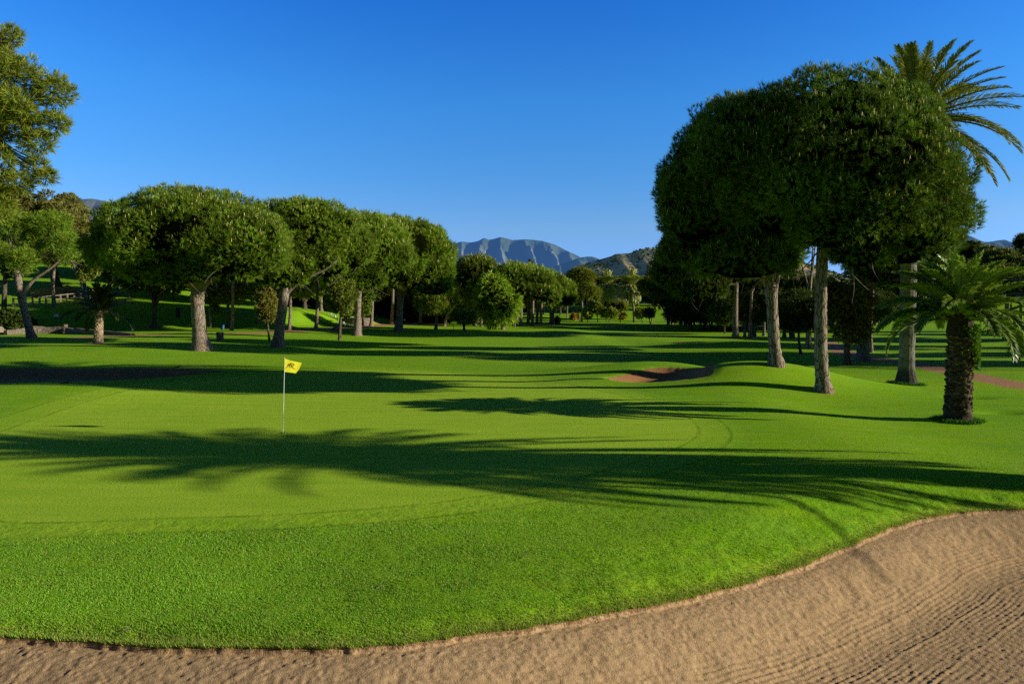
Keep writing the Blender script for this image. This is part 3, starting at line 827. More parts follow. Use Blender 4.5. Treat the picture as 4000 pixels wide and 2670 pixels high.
# ------------------------------------------------------------------ mountains
def mountain(name, label, crest, Yd, depth, spurs, amp, drift, mat, soil=None, nz=1.0, seed=0):
    crest = np.array(crest, float)
    px = np.arange(crest[0, 0], crest[-1, 0], 3.0); cp = smooth_poly(crest, 8, False)
    cy = np.interp(px, cp[:, 0], cp[:, 1])
    s = np.concatenate([[-.5, -.25, -.1], np.linspace(0, 1, 60)])
    S, PX = np.meshgrid(s, px, indexing='ij')
    zc = ZC-(cy-HZ)*Yd/F_PX
    X = (PX-2000)/F_PX*Yd; Y = Yd-depth*S
    sp = np.array(spurs, float)
    xs = PX-drift*np.clip(S, 0, 1)+14*nz*noise3(PX/60, S*3, 0, seed+3)
    ph = np.interp(xs, sp, np.arange(len(sp))); p = ph % 1.0
    tri = np.abs(2*p-1)
    A = amp*np.sin(np.pi*np.clip(S*1.15, 0, 1))**.8
    prof = np.where(S >= 0, (1-np.clip(S, 0, 1))**1.15, 1+S*.8)
    rough = amp*.22*fbm(PX/22, S*9, seed, 4)*np.clip(S*6, .12, 1)+amp*.10*fbm(PX/7, S*24, seed+7, 2)*np.clip(S*6, .1, 1)
    Z = zc[None]*prof+A*(tri-.55)+rough*nz
    Z = np.where(S >= .999, -3.0, Z)
    R, C = S.shape
    i = np.arange(R-1)[:, None]*C; j = np.arange(C-1)[None, :]
    Q = np.stack([i+j+1, i+j, i+C+j, i+C+j+1], -1).reshape(-1, 4)
    V = np.stack([X.ravel(), Y.ravel(), Z.ravel()], 1)
    at_ = dict(ridge=(tri*np.clip(S*4, .3, 1)).ravel())
    o = obj(name, mkmesh(name, V, Q, mat, smooth=True, attrs=at_), kind='structure', label=label, cat='mountain')
    return X, Y, Z, PX
mountain('mountain', 'blue hazy mountain with steep ribbed spurs beyond the end of the fairway',
    [(1480, 990), (1600, 962), (1700, 966), (1760, 956), (1802, 944), (1842, 946), (1870, 940), (1891, 931), (1912, 935), (1938, 930), (1955, 927), (1978, 931), (2010, 937), (2060, 935), (2110, 940), (2160, 953), (2190, 966), (2230, 986), (2265, 1003), (2300, 1024), (2380, 1060), (2480, 1120)], 5200, 900,
    [1500, 1560, 1640, 1700, 1790, 1878, 1950, 2052, 2128, 2215, 2290, 2380, 2500], 150, 62,
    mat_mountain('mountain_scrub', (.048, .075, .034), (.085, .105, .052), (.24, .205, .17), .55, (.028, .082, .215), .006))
mountain('mountain', 'low blue foothill in front of the ribbed mountain',
    [(1900, 1110), (2000, 1080), (2100, 1052), (2170, 1038), (2230, 1018), (2275, 1004), (2312, 1002), (2338, 1010), (2360, 1024), (2430, 1050), (2560, 1090)], 3900, 500,
    [1880, 1960, 2040, 2110, 2180, 2260, 2335, 2420, 2600], 60, 35,
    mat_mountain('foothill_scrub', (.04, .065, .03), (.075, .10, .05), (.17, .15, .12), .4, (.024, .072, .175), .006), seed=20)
mountain('mountain', 'grey rocky mountain showing between the left tree crowns',
    [(0, 905), (150, 850), (240, 806), (300, 782), (350, 776), (400, 783), (440, 791), (490, 797), (560, 826), (700, 880), (850, 930)], 4200, 700,
    [-50, 60, 150, 250, 330, 420, 500, 620, 760, 900], 90, -40,
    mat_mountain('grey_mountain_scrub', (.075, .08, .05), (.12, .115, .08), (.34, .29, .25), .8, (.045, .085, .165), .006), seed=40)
mountain('mountain', 'small pointed blue mountain above the wooded hill on the right',
    [(3480, 985), (3600, 965), (3700, 940), (3745, 924), (3778, 919), (3802, 926), (3838, 942), (3858, 944), (3900, 939), (3926, 937), (3948, 945), (4010, 965), (4200, 985), (4400, 1000)], 5000, 800,
    [3450, 3560, 3650, 3780, 3860, 3930, 4000, 4100, 4300, 4500], 80, 30,
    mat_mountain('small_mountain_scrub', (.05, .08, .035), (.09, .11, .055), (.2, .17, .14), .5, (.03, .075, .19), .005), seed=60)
HX, HY, HZZ, HPX = mountain('hill', 'olive scrub covered hill with bare earth scars behind the two far palms',
    [(2080, 1150), (2150, 1105), (2200, 1072), (2250, 1045), (2300, 1026), (2350, 1011), (2385, 1001), (2405, 992), (2440, 990), (2465, 987), (2500, 975), (2535, 969), (2580, 972), (2640, 968), (2760, 962), (2900, 975), (3050, 1000), (3250, 1060)], 1700, 520,
    [2060, 2150, 2230, 2310, 2400, 2480, 2570, 2660, 2780, 2900, 3050, 3300], 6, 25,
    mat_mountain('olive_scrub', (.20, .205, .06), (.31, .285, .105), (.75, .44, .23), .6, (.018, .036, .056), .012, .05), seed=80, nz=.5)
mountain('hill', 'dark shaded wooded spur in front of the olive scrub hill',
    [(2330, 1140), (2400, 1100), (2450, 1080), (2490, 1066), (2540, 1052), (2590, 1046), (2650, 1036), (2760, 1028), (2900, 1040), (3100, 1090)], 1150, 220,
    [2300, 2380, 2440, 2520, 2580, 2650, 2760, 2900, 3150], 14, 20,
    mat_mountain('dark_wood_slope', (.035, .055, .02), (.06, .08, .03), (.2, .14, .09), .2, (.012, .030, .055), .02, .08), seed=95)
def scrub():
    rng = np.random.default_rng(9); B = Buf()
    d = sph_dirs(14, rng)
    from mathutils import geometry
    import bmesh
    bm = bmesh.new(); bmesh.ops.create_icosphere(bm, subdivisions=1, radius=1.0); bm.verts.ensure_lookup_table()
    IV = np.array([v.co[:] for v in bm.verts]); IF = np.array([[v.index for v in f.verts] for f in bm.faces]); bm.free()
    R, C = HX.shape; VV, CC, FF = [], [], []
    n = 0
    for _ in range(4200):
        i = rng.integers(3, R-12); j = rng.integers(0, C)
        if noise3(np.array([HPX[i, j]/40]), np.array([i/9.0]), 0, 3)[0]+rng.random()*.9 < .35: continue
        r = rng.uniform(1.4, 3.4)
        v = IV*r*np.array([1, 1, .8])*(1+.25*rng.normal(size=(len(IV), 1)))+np.array([HX[i, j], HY[i, j], HZZ[i, j]+r*.2])
        VV.append(v); FF.append(IF+n); n += len(v)
        CC.append(np.repeat((np.array([.13, .165, .05])*rng.uniform(.6, 1.5))[None], len(v), 0))
    me = mkmesh('scrub', np.concatenate(VV), np.concatenate(FF), M['foliage'], col=np.concatenate(CC))
    obj('scrub', me, kind='stuff', label='scattered dark bushes on the olive scrub hill', cat='scrub')
scrub()

# ------------------------------------------------------------------ the big trees
PINE = (.078, .125, .020); PINE_D = (.052, .092, .020); PINE_Y = (.094, .148, .026)
BG = 'umbrella pines'
tree('pine_tree', 'tall umbrella pine on the right, nearest trunk to the viewer', 3215, 1525,
     [(3260, 710, 490, 396, 280, .3), (3530, 830, 265, 230, 190, .2), (3010, 640, 345, 285, 220, .6), (3250, 880, 230, 160, 150, -1.5), (3460, 950, 250, 110, 105, -.5), (3290, 990, 130, 80, 75, -1.5)],
     [(3217, 1525, 53), (3207, 1400, 49), (3205, 1250, 47), (3207, 1120, 45), (3212, 1000, 44), (3215, 930, 40)], PINE_D, limbs=6, twigs=14, seed=11)
tree('pine_tree', 'umbrella pine on the right with its foot on the mound behind the sand bunker', 3030, 1424,
     [(2930, 735, 350, 358, 290, .5), (2725, 810, 175, 190, 200, -.5), (2790, 950, 210, 130, 130, 1.0), (3060, 950, 170, 120, 130, 2.5), (2900, 1010, 220, 110, 95, 0)],
     [(3032, 1424, 48), (3022, 1320, 43), (3016, 1200, 42), (3012, 1130, 52)], PINE_D, limbs=5, fork=(3008, 1100), seed=12,
     extra=[([(3006, 1140), (2985, 1080), (2960, 1000), (2930, 900)], 34, 16), ([(3022, 1140), (3040, 1050), (3052, 960), (3060, 860)], 30, 16)], twigs=14)
tree('pine_tree', 'large umbrella pine in the left row with a double trunk and the widest crown', 785, 1368,
     [(760, 955, 375, 200, 130, 0), (510, 1000, 130, 120, 90, -1.0), (650, 1050, 140, 80, 70, -2.0), (985, 985, 185, 150, 105, -2.5), (850, 1050, 120, 70, 60, -2.5), (945, 1062, 120, 60, 48, -2), (740, 1082, 110, 50, 42, -2.5)],
     [(787, 1368, 62), (778, 1290, 50), (772, 1200, 50), (768, 1150, 50)], PINE, limbs=5, fork=(770, 1120), seed=13, twigs=24,
     extra=[([(762, 1190), (757, 1140), (752, 1080), (720, 1020)], 26, 16), ([(778, 1180), (790, 1120), (815, 1095), (880, 1060), (960, 1020)], 34, 16)])
tree('pine_tree', 'second pine of the left row, pale leaning trunk and bare limb reaching right', 1082, 1355,
     [(1150, 910, 240, 150, 140, 2.5, .8), (1100, 1005, 145, 115, 115, .5, .8), (1300, 955, 140, 105, 110, 3.5, .8), (1020, 960, 100, 90, 90, 1.5), (1165, 1050, 75, 60, 60, 0), (1060, 1075, 85, 55, 50, -.3), (1120, 1082, 95, 50, 46, -.5), (1250, 1030, 90, 70, 60, 1.5)],
     [(1084, 1355, 42), (1094, 1270, 38), (1106, 1180, 36), (1112, 1130, 40)], PINE_Y, limbs=5, fork=(1114, 1110), seed=14, twigs=18,
     extra=[([(1116, 1150), (1165, 1097), (1225, 1072), (1285, 1047), (1320, 1010)], 17, 9), ([(1098, 1165), (1080, 1130), (1068, 1090)], 12, 8)])
tree('pine_tree', 'umbrella pine third in the left row standing beside the thin dark trunk', 1394, 1311,
     [(1385, 945, 205, 112, 120, 2.0), (1360, 1030, 145, 95, 95, -1.0), (1470, 1000, 140, 100, 90, 0), (1280, 1000, 120, 95, 80, 1), (1345, 1085, 90, 60, 60, -1), (1430, 1080, 85, 60, 60, 0)],
     [(1394, 1311, 30), (1397, 1240, 25), (1400, 1160, 24), (1402, 1100, 22)], PINE_Y, limbs=5, seed=15, twigs=8)
tree('pine_tree', 'umbrella pine fourth in the left row with a trunk that forks into three', 1555, 1294,
     [(1560, 985, 205, 130, 150, 0), (1670, 1000, 105, 98, 120, -1), (1490, 940, 150, 95, 100, 2), (1688, 1070, 92, 85, 70, -2), (1610, 1075, 110, 80, 70, -2.5), (1545, 1090, 90, 60, 50, -2), (1690, 1115, 75, 55, 48, -1)],
     [(1556, 1294, 32), (1560, 1240, 26), (1562, 1190, 27), (1563, 1175, 28)], PINE_Y, limbs=3, fork=(1563, 1130), seed=16, twigs=8,
     extra=[([(1560, 1180), (1545, 1130), (1535, 1090), (1520, 1050)], 14, 8), ([(1566, 1180), (1582, 1130), (1590, 1095), (1605, 1050)], 18, 9), ([(1562, 1170), (1565, 1120), (1562, 1060)], 11, 7)])
tree('pine_tree', 'leaning reddish pine at the far left with an open clumpy crown', 122, 1322,
     [(60, 880, 100, 75, 70, 0), (170, 870, 95, 60, 60, 1), (20, 1000, 70, 60, 60, -1), (250, 960, 65, 60, 60, 0), (130, 1020, 75, 55, 60, -1.5), (120, 930, 90, 60, 60, 1)],
     [(124, 1322, 29), (102, 1240, 26), (85, 1170, 27), (80, 1135, 30)], (.085, .135, .022), style='aleppo', limbs=2, fork=(62, 1040), seed=17, q=1.25,
     extra=[([(76, 1140), (62, 1070), (52, 1010), (40, 960)], 16, 6), ([(60, 1060), (75, 1000), (90, 940)], 8, 5), ([(88, 1150), (130, 1090), (190, 1055), (240, 1010)], 16, 7), ([(60, 1050), (35, 1010), (10, 980)], 8, 4)])
tree('pine_tree', 'tall pine at the upper left whose trunk stands outside the picture', -420, 1500,
     [(-60, 230, 150, 140, 120, 0), (60, 300, 125, 120, 110, 0), (215, 360, 100, 80, 85, 0), (110, 440, 120, 90, 100, -.6), (20, 470, 130, 110, 120, .5), (40, 150, 60, 75, 60, 0), (150, 560, 85, 60, 60, 0), (30, 640, 90, 70, 75, -.5), (-80, 480, 150, 150, 150, 0), (120, 650, 65, 55, 55, .3), (60, 720, 95, 60, 60, 0), (-20, 800, 110, 80, 80, 0), (170, 690, 50, 40, 45, .2), (190, 480, 80, 70, 80, .2)],
     [(-420, 1500, 60), (-400, 1200, 52), (-330, 900, 46), (-220, 650, 34), (-100, 450, 22)], (.098, .122, .026), style='aleppo', limbs=4, seed=18, q=1.3, Y=30)

# ------------------------------------------------------------------ palms in view
palm('palm_tree', 'stout short palm in the right foreground with a thick scarred trunk', 3740, 1642, (3752, 1310), (3750, 1228), 88, 2.55, 70, 21,
     boots=300, nl=120, ll=.48, lw=.062, top_w=82, el_rng=(6, 86), ringcol=(.098, .070, .046), col=(.30, .41, .075), droop=(.95, 1.35), base_flare=.18, arch=1.5)
palm('palm_tree', 'very tall palm with a smooth pale trunk rising behind the right pines', 3540, 1500, (3560, 560), (3578, 470), 54, 4.6, 78, 22,
     boots=0, nl=90, ll=.66, lw=.055, top_w=62, el_rng=(-45, 82), ringcol=(.175, .155, .125), droop=(.7, 1.2), base_flare=.75, col=(.27, .30, .065), arch=1.6)
palm('palm_tree', 'small shaded palm on the lawn between the leaning pine and the double trunk pine', 384, 1341, (388, 1238), (390, 1216), 30, 3.4, 38, 23,
     boots=120, nl=45, ll=.55, lw=.07, top_w=26, el_rng=(5, 85), ringcol=(.34, .26, .17), droop=(.9, 1.5), col=(.045, .072, .022))
palm('palm_tree', 'far date palm with a slender trunk left of its taller neighbour', 2370, 1250, (2374, 1122), (2375, 1112), 7, 5.4, 84, 24, Y=205, parts=False, nl=30, ll=1.2, lw=.42, skirt=4, el_rng=(-38, 85), droop=(.7, 1.1), nvar=4, col=(.52, .54, .18), ringcol=(.24, .17, .12), label_group=None)
palm('palm_tree', 'far date palm with a long curved trunk standing out on the end of the fairway', 2477, 1258, (2470, 1122), (2470, 1113), 9, 5.3, 90, 25, parts=False, nl=30, ll=1.15, lw=.40, skirt=5, el_rng=(-38, 85), droop=(.7, 1.1), nvar=4, col=(.52, .54, .18), ringcol=(.24, .17, .12))
palm('palm_tree', 'dark palm half hidden between the two far date palms', 2408, 1248, (2410, 1160), (2410, 1152), 7, 4.6, 36, 26, Y=235, parts=False, nl=14, ll=.9, lw=.36, el_rng=(-50, 75), nvar=4, col=(.05, .07, .03))
palm('palm_tree', 'palm top poking above the far pine row in front of the mountain', 2075, 1250, (2074, 1060), (2075, 1052), 7, 4.0, 30, 27, Y=190, parts=False, nl=14, ll=.8, lw=.3, el_rng=(-40, 75), nvar=4, col=(.07, .085, .035))
palm('palm_tree', 'palm beyond the right edge whose dark frond tips hang into the picture', 4165, 1432, (4160, 1240), (4160, 1172), 60, 5.0, 50, 28, boots=150, nl=60, ll=.5, lw=.04, el_rng=(-35, 75), droop=(.8, 1.3), col=(.05, .075, .022))
# palm and pines standing outside the picture on the right: they throw the long shadows over the green
palm('palm_tree', 'palm outside the right of the picture that shades the front of the green', 0, 0, (0, 0, 6.8), (0, 0, 7.5), .80, 4.1, 110, 29, off=(22.5, 13.45, -.1), boots=120, parts=False, skirt=16, nl=60, ll=.62, lw=.06, el_rng=(-60, 85), droop=(.5, 1.0), col=(.05, .075, .022))

# ------------------------------------------------------------------ second rank on the left
tree('oak_tree', 'brownish autumn tree on the bank behind the leaning pine', 230, 1150,
     [(110, 850, 130, 105, 110, 0), (230, 830, 110, 95, 110, 1), (300, 920, 85, 85, 80, 0), (20, 800, 110, 90, 90, 1), (170, 950, 150, 90, 100, -2), (350, 960, 60, 60, 60, 0)],
     [(230, 1150, 20), (215, 1050, 16), (200, 980, 13)], (.095, .098, .045), style='sparse', bark='dark_bark', Y=128, limbs=6, q=2.2)
tree('oak_tree', 'dark round tree in shade left of the widest pine crown', 330, 1150,
     [(345, 1000, 55, 60, 80, 0), (310, 960, 50, 45, 60, 0), (385, 1030, 45, 55, 60, 0)], [(330, 1150, 12), (332, 1060, 10)], (.010, .016, .006), style='leaf', bark='dark_bark', Y=118, limbs=3)  # near-black leaves: the shade on this tree is put into its colour
tree('pine_tree', 'forked dark pine behind the leaning pine by the wooden fence', 212, 1180,
     [(215, 930, 80, 60, 60, 0), (270, 1000, 60, 45, 50, 0), (180, 1000, 55, 45, 45, 0)], [(212, 1180, 16), (205, 1110, 12), (214, 1040, 10)], (.07, .11, .02), style='aleppo', Y=108, limbs=3,
     extra=[([(206, 1115), (195, 1070), (185, 1020)], 8, 4)])
tree('slanted_tree', 'thin leaning tree with bare pink trunk above the small palm', 345, 1150,
     [(335, 1070, 35, 30, 40, 0), (370, 1050, 35, 35, 40, 0)], [(345, 1150, 9), (310, 1080, 7), (278, 1020, 6)], (.10, .125, .04), style='sparse', Y=106, limbs=3, bark='pine_bark')
tree('dark_tree', 'dark trunk with ivy at the left edge behind the leaning pine', 14, 1190,
     [(10, 980, 90, 80, 100, 0), (60, 1050, 50, 50, 50, 0)], [(14, 1190, 20), (20, 1090, 16), (25, 1000, 12)], (.035, .055, .016), style='leaf', bark='dark_bark', Y=100, limbs=3)
tree('oak_tree', 'forked tree in the shade under the left side of the widest pine crown', 602, 1279,
     [(560, 1080, 105, 70, 65, 0), (650, 1100, 70, 60, 50, 1)], [(602, 1279, 20), (604, 1220, 17), (604, 1185, 18)], (.04, .06, .018), style='leaf', bark='dark_bark', limbs=4, q=.9,
     extra=[([(604, 1195), (590, 1150), (580, 1110)], 13, 7), ([(606, 1195), (628, 1150), (640, 1110)], 13, 7)])
tree('juniper_tree', 'small thin juniper with a brownish oval crown in front of the second pine', 1052, 1328,
     [(1040, 1190, 46, 75, 75, 0), (1045, 1225, 40, 45, 40, 0)], [(1052, 1328, 9), (1046, 1270, 7), (1040, 1180, 5)], (.098, .098, .036), style='sparse', bark='dark_bark', limbs=8, q=1.3)
tree('pine_tree', 'thin dark pine trunk standing in the shadow left of the third pine', 1326, 1329,
     [(1335, 1140, 75, 65, 60, 0), (1300, 1190, 40, 40, 40, .5), (1350, 1200, 40, 35, 35, 0)], [(1326, 1329, 12), (1330, 1250, 10), (1336, 1150, 7)], (.085, .11, .03), style='sparse', bark='dark_bark', limbs=6, q=1.2)
tree('juniper_tree', 'small leafy juniper leaning right of the third pine trunk', 1412, 1309,
     [(1424, 1200, 28, 50, 50, 0), (1440, 1160, 25, 35, 40, 0)], [(1412, 1309, 9), (1408, 1260, 7), (1420, 1190, 5)], (.075, .11, .03), style='sparse', bark='pine_bark', limbs=5, q=1.5)
tree('oak_tree', 'tree with twin stems on the grassy bank between the first two pines', 895, 1276,
     [(880, 1140, 90, 60, 60, 0), (960, 1120, 80, 60, 70, 0), (820, 1120, 60, 50, 60, 0)], [(895, 1276, 14), (893, 1230, 13), (890, 1190, 10)], (.085, .105, .035), style='sparse', bark='dark_bark', limbs=5, q=1.2)
tree('ivy_tree', 'straight ivy clad trunk beside the terracotta pots on the bank', 822, 1279,
     [(830, 1150, 45, 60, 60, 0), (845, 1210, 20, 30, 30, 0)], [(822, 1279, 10), (820, 1220, 9), (822, 1130, 8)], (.06, .085, .028), style='sparse', limbs=4, q=1.2)
tree('fig_tree', 'many stemmed spreading tree on the terrace right of the second pine', 1190, 1205,
     [(1190, 1110, 95, 55, 50, 0), (1250, 1100, 70, 45, 45, 1)], [(1190, 1205, 16), (1190, 1180, 14)], (.080, .105, .02), style='leaf', bark='dark_bark', limbs=6, Y=128)
tree('pine_tree', 'short sunlit red trunk on the terrace behind the stone steps', 1255, 1205,
     [(1260, 1090, 85, 60, 55, 1)], [(1255, 1205, 13), (1253, 1150, 12), (1258, 1110, 9)], (.06, .085, .02), style='leaf', limbs=4, Y=132)
tree('pine_tree', 'small pine with fanned pink branches right of the forked pine', 1702, 1287,
     [(1660, 1160, 55, 45, 50, 0), (1735, 1150, 60, 60, 60, 0), (1700, 1190, 80, 40, 45, -1), (1690, 1120, 60, 40, 40, 1)], [(1702, 1287, 13), (1706, 1240, 10), (1710, 1195, 9)], (.085, .12, .022), style='aleppo', limbs=5, q=1.2)
tree('pine_tree', 'leaning pine partly behind the small fanned pine', 1735, 1274,
     [(1760, 1175, 65, 60, 60, 0), (1720, 1140, 60, 60, 50, 1)], [(1735, 1274, 12), (1745, 1235, 11), (1760, 1200, 8)], (.075, .11, .022), style='umbrella', limbs=3)
tree('pine_tree', 'round olive brown pine crown right of the forked pine against the mountain', 1850, 1268,
     [(1862, 1060, 88, 62, 60, 0), (1812, 1095, 60, 55, 50, 0), (1895, 1090, 65, 50, 45, 1)], [(1850, 1268, 13), (1850, 1180, 10), (1848, 1100, 8)], (.078, .112, .024), style='umbrella', limbs=4, Y=165)
tree('olive_tree', 'small dark forked olive at the edge of the fairway', 1813, 1292,
     [(1805, 1240, 40, 32, 30, 0), (1840, 1240, 30, 30, 35, 0), (1790, 1225, 30, 22, 22, 0)], [(1813, 1292, 11), (1812, 1272, 9)], (.10, .12, .045), style='sparse', bark='dark_bark', limbs=4, q=1.4,
     extra=[([(1812, 1274), (1803, 1258), (1798, 1238)], 7, 3), ([(1813, 1274), (1826, 1252), (1848, 1215)], 6, 2)])
tree('olive_tree', 'grey green olive with a thick leaning trunk', 1853, 1272,
     [(1855, 1160, 45, 50, 50, 0), (1890, 1180, 30, 40, 45, 0), (1835, 1195, 28, 35, 35, 0)], [(1853, 1272, 14), (1864, 1240, 13), (1874, 1210, 10)], (.17, .18, .085), style='leaf', bark='dark_bark', limbs=5)
tree('pepper_tree', 'tall bright weeping pepper tree in the middle of the left tree line', 1932, 1286,
     [(1925, 1140, 65, 70, 90, 0), (1965, 1180, 50, 60, 70, 0), (1895, 1180, 42, 50, 70, 0), (1940, 1230, 60, 30, 35, -.5)], [(1926, 1286, 9), (1928, 1255, 8), (1930, 1200, 7)], (.130, .200, .036), style='pepper', bark='dark_bark', limbs=3)
tree('pepper_tree', 'lower weeping pepper tree with a pale stout trunk at the fairway edge', 1964, 1287,
     [(1975, 1215, 48, 50, 45, 0), (1995, 1180, 40, 45, 50, 1)], [(1964, 1287, 13), (1963, 1262, 10), (1965, 1230, 8)], (.120, .185, .034), style='pepper', limbs=3)
tree('pine_tree', 'straight trunk between the grey olive and the weeping pepper tree', 1880, 1275,
     [(1890, 1120, 60, 50, 50, 3)], [(1880, 1275, 12), (1880, 1220, 10), (1884, 1150, 8)], (.09, .12, .025), style='umbrella', limbs=3)
row = [(2017, 1274, 2000, 1100, 95, 68, 75, 0), (2034, 1274, 2035, 1085, 70, 55, 60, 5), (2062, 1269, 2060, 1095, 85, 58, 70, 3), (2079, 1273, 2090, 1110, 75, 60, 70, -2),
       (2097, 1269, 2130, 1110, 75, 50, 75, 2), (2112, 1270, 2125, 1140, 65, 50, 50, -3), (2151, 1269, 2160, 1120, 65, 52, 75, 1), (2158, 1267, 2195, 1140, 52, 55, 58, -2)]
names = ['first of the tall close set pines by the pepper trees', 'second tall pine of the close set row, its pale trunk beside the first',
         'tall pine in the middle of the close set row with a dark trunk', 'front pine of the close set row with the brightest slanting trunk',
         'pine of the close set row whose trunk splits in a wide V', 'dark straight trunk just right of the V shaped pine', 'thick double trunked pine near the right end of the close set row', 'last pine at the right end of the close set row, crown overhanging the fairway']
for (px, py, cx, cy, hw, up, dn, dy), nm in zip(row, names):
    tree('pine_tree', nm, px, py, [(cx, cy, hw, up, dn, dy), (cx+hw*.3, cy+dn*.5, hw*.6, up*.6, dn*.55, dy-2)], [(px, py, 13), (px+2, py-60, 11), (px+(cx-px)*.3, py-100, 9)], (.082, .136, .024), group='close set pines along the left of the fairway', limbs=4)

# ------------------------------------------------------------------ trees closing the fairway
tree('aleppo_pine', 'tall ragged pine with two tiers at the end of the fairway, left of the palms', 2271, 1258,
     [(2265, 1072, 45, 28, 25, 0), (2300, 1080, 35, 28, 26, 0), (2235, 1085, 30, 25, 22, 0), (2290, 1130, 50, 30, 30, 0), (2250, 1150, 40, 28, 30, 1), (2320, 1150, 38, 28, 30, 1)],
     [(2271, 1258, 9), (2275, 1205, 8), (2272, 1170, 8)], (.085, .105, .022), style='aleppo', limbs=2, q=1.4, fork=(2275, 1150),
     extra=[([(2272, 1180), (2264, 1160), (2262, 1150)], 5, 3), ([(2274, 1180), (2280, 1150), (2284, 1110), (2286, 1085)], 6, 3)])
tree('dead_tree', 'bare slanting grey trunk beside the ragged two tier pine', 2263, 1255, [(2236, 1150, 20, 16, 18, 0)], [(2265, 1255, 5), (2256, 1215, 4), (2240, 1162, 3)], (.07, .085, .02), style='sparse', limbs=2)
tree('aleppo_pine', 'leaning pine right of the two far palms with hanging dead branches', 2611, 1268,
     [(2545, 1105, 45, 30, 35, 0), (2575, 1110, 35, 32, 35, 0), (2515, 1120, 35, 28, 28, 1), (2560, 1145, 35, 22, 22, 0)],
     [(2611, 1268, 10), (2603, 1225, 8), (2566, 1165, 6), (2560, 1130, 5)], (.085, .10, .024), style='aleppo', limbs=3, q=1.3, twigs=14)
tree('aleppo_pine', 'thin pine standing just left of the leaning pine', 2545, 1263, [(2530, 1130, 35, 25, 28, 1)], [(2545, 1263, 5), (2548, 1220, 4), (2556, 1165, 3)], (.07, .09, .022), style='aleppo', limbs=2, q=1.2)
small = [(2335, 1258, 2332, 1205, 26, 20, 26, 'dark round small tree left of the first far palm'), (2369, 1258, 2366, 1218, 26, 20, 20, 'dark round small tree under the first far palm'),
         (2377, 1259, 2390, 1222, 22, 16, 18, 'small leafy tree with thin pale stem right of the first far palm'), (2424, 1259, 2416, 1198, 32, 22, 22, 'domed small pine with two slanting stems between the palms'),
         (2541, 1266, 2532, 1222, 24, 16, 16, 'small flat topped tree on leaning stems right of the palms'), (2511, 1260, 2500, 1222, 22, 20, 16, 'thin small tree right of the second far palm'),
         (2296, 1258, 2294, 1228, 14, 16, 18, 'slim young tree left of the row of small round trees'), (2612, 1256, 2618, 1210, 22, 18, 18, 'pale small tree beside the round bush at the right')]
for px, py, cx, cy, hw, up, dn, lb in small:
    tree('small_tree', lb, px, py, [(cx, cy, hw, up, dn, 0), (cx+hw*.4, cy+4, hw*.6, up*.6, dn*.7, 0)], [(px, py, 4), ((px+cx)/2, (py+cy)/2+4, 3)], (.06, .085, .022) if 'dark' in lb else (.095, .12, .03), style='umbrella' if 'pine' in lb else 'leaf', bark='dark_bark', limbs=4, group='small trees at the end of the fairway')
def bush(name, label, px, py, hw, up, col, Y=None, style='leaf', group=None, cat='bush'):
    return tree(name, label, px, py, [(px, py-up*.45, hw, up*.6, up*.5, 0)], [(px, py, 3), (px, py-up*.4, 2)], col, style=style, bark='dark_bark', limbs=3, Y=Y, group=group, cat=cat)
bush('bush', 'round dark bush at the right of the fairway end', 2636, 1258, 14, 26, (.035, .055, .018))
bush('bush', 'reddish twiggy bush under the ragged two tier pine', 2243, 1250, 12, 24, (.15, .10, .05))
bush('bush', 'yellowish bush behind the domed small pine', 2432, 1248, 14, 26, (.17, .15, .04))
bush('cypress_shrub', 'slim dark columnar shrub right of the close set pines', 2176, 1266, 3.5, 26, (.05, .085, .02), style='cypress')
bush('bush', 'dark hedge bush in the shade at the far left under the leaning pine', 40, 1290, 70, 75, (.025, .04, .012), Y=90)
bush('bush', 'low dark bush behind the rubble wall on the far left', 95, 1285, 55, 50, (.03, .05, .014), Y=93)
bush('bush', 'bright green bush on the hill path left of the widest pine crown', 402, 1062, 24, 30, (.12, .22, .02), Y=140)
bush('bush', 'dark bush behind the third pine trunk', 1492, 1240, 40, 70, (.02, .032, .012), Y=160)
bush('bush', 'small dry bush above the round stone planter', 1355, 1240, 16, 28, (.14, .12, .05), Y=117)
bush('bush', 'leafy potted bush on the bank beside the ivy trunk', 806, 1278, 9, 34, (.10, .12, .05), style='sparse')

for i, (px, Y, top) in enumerate([(905, 92, 880), (1010, 104, 900), (1130, 98, 890), (1235, 108, 880), (1330, 118, 900), (1450, 122, 925), (1530, 135, 950), (1640, 140, 980)]):
    X_, Y_, Z_ = at(px, Y); py = HZ-(Z_-ZC)*F_PX/Y
    tree('pine_tree', 'bare lower trunk of a pine in the second rank behind the left row crowns', px, py, [(px+10, top+85, 105, 85, 75, 0), (px-40, top+130, 70, 50, 50, 1)], [(px, py, 14), (px+4, py-70, 12), (px+6, top+150, 9)], PINE, Y=Y, limbs=4, q=.7, group='second rank of the left pines')

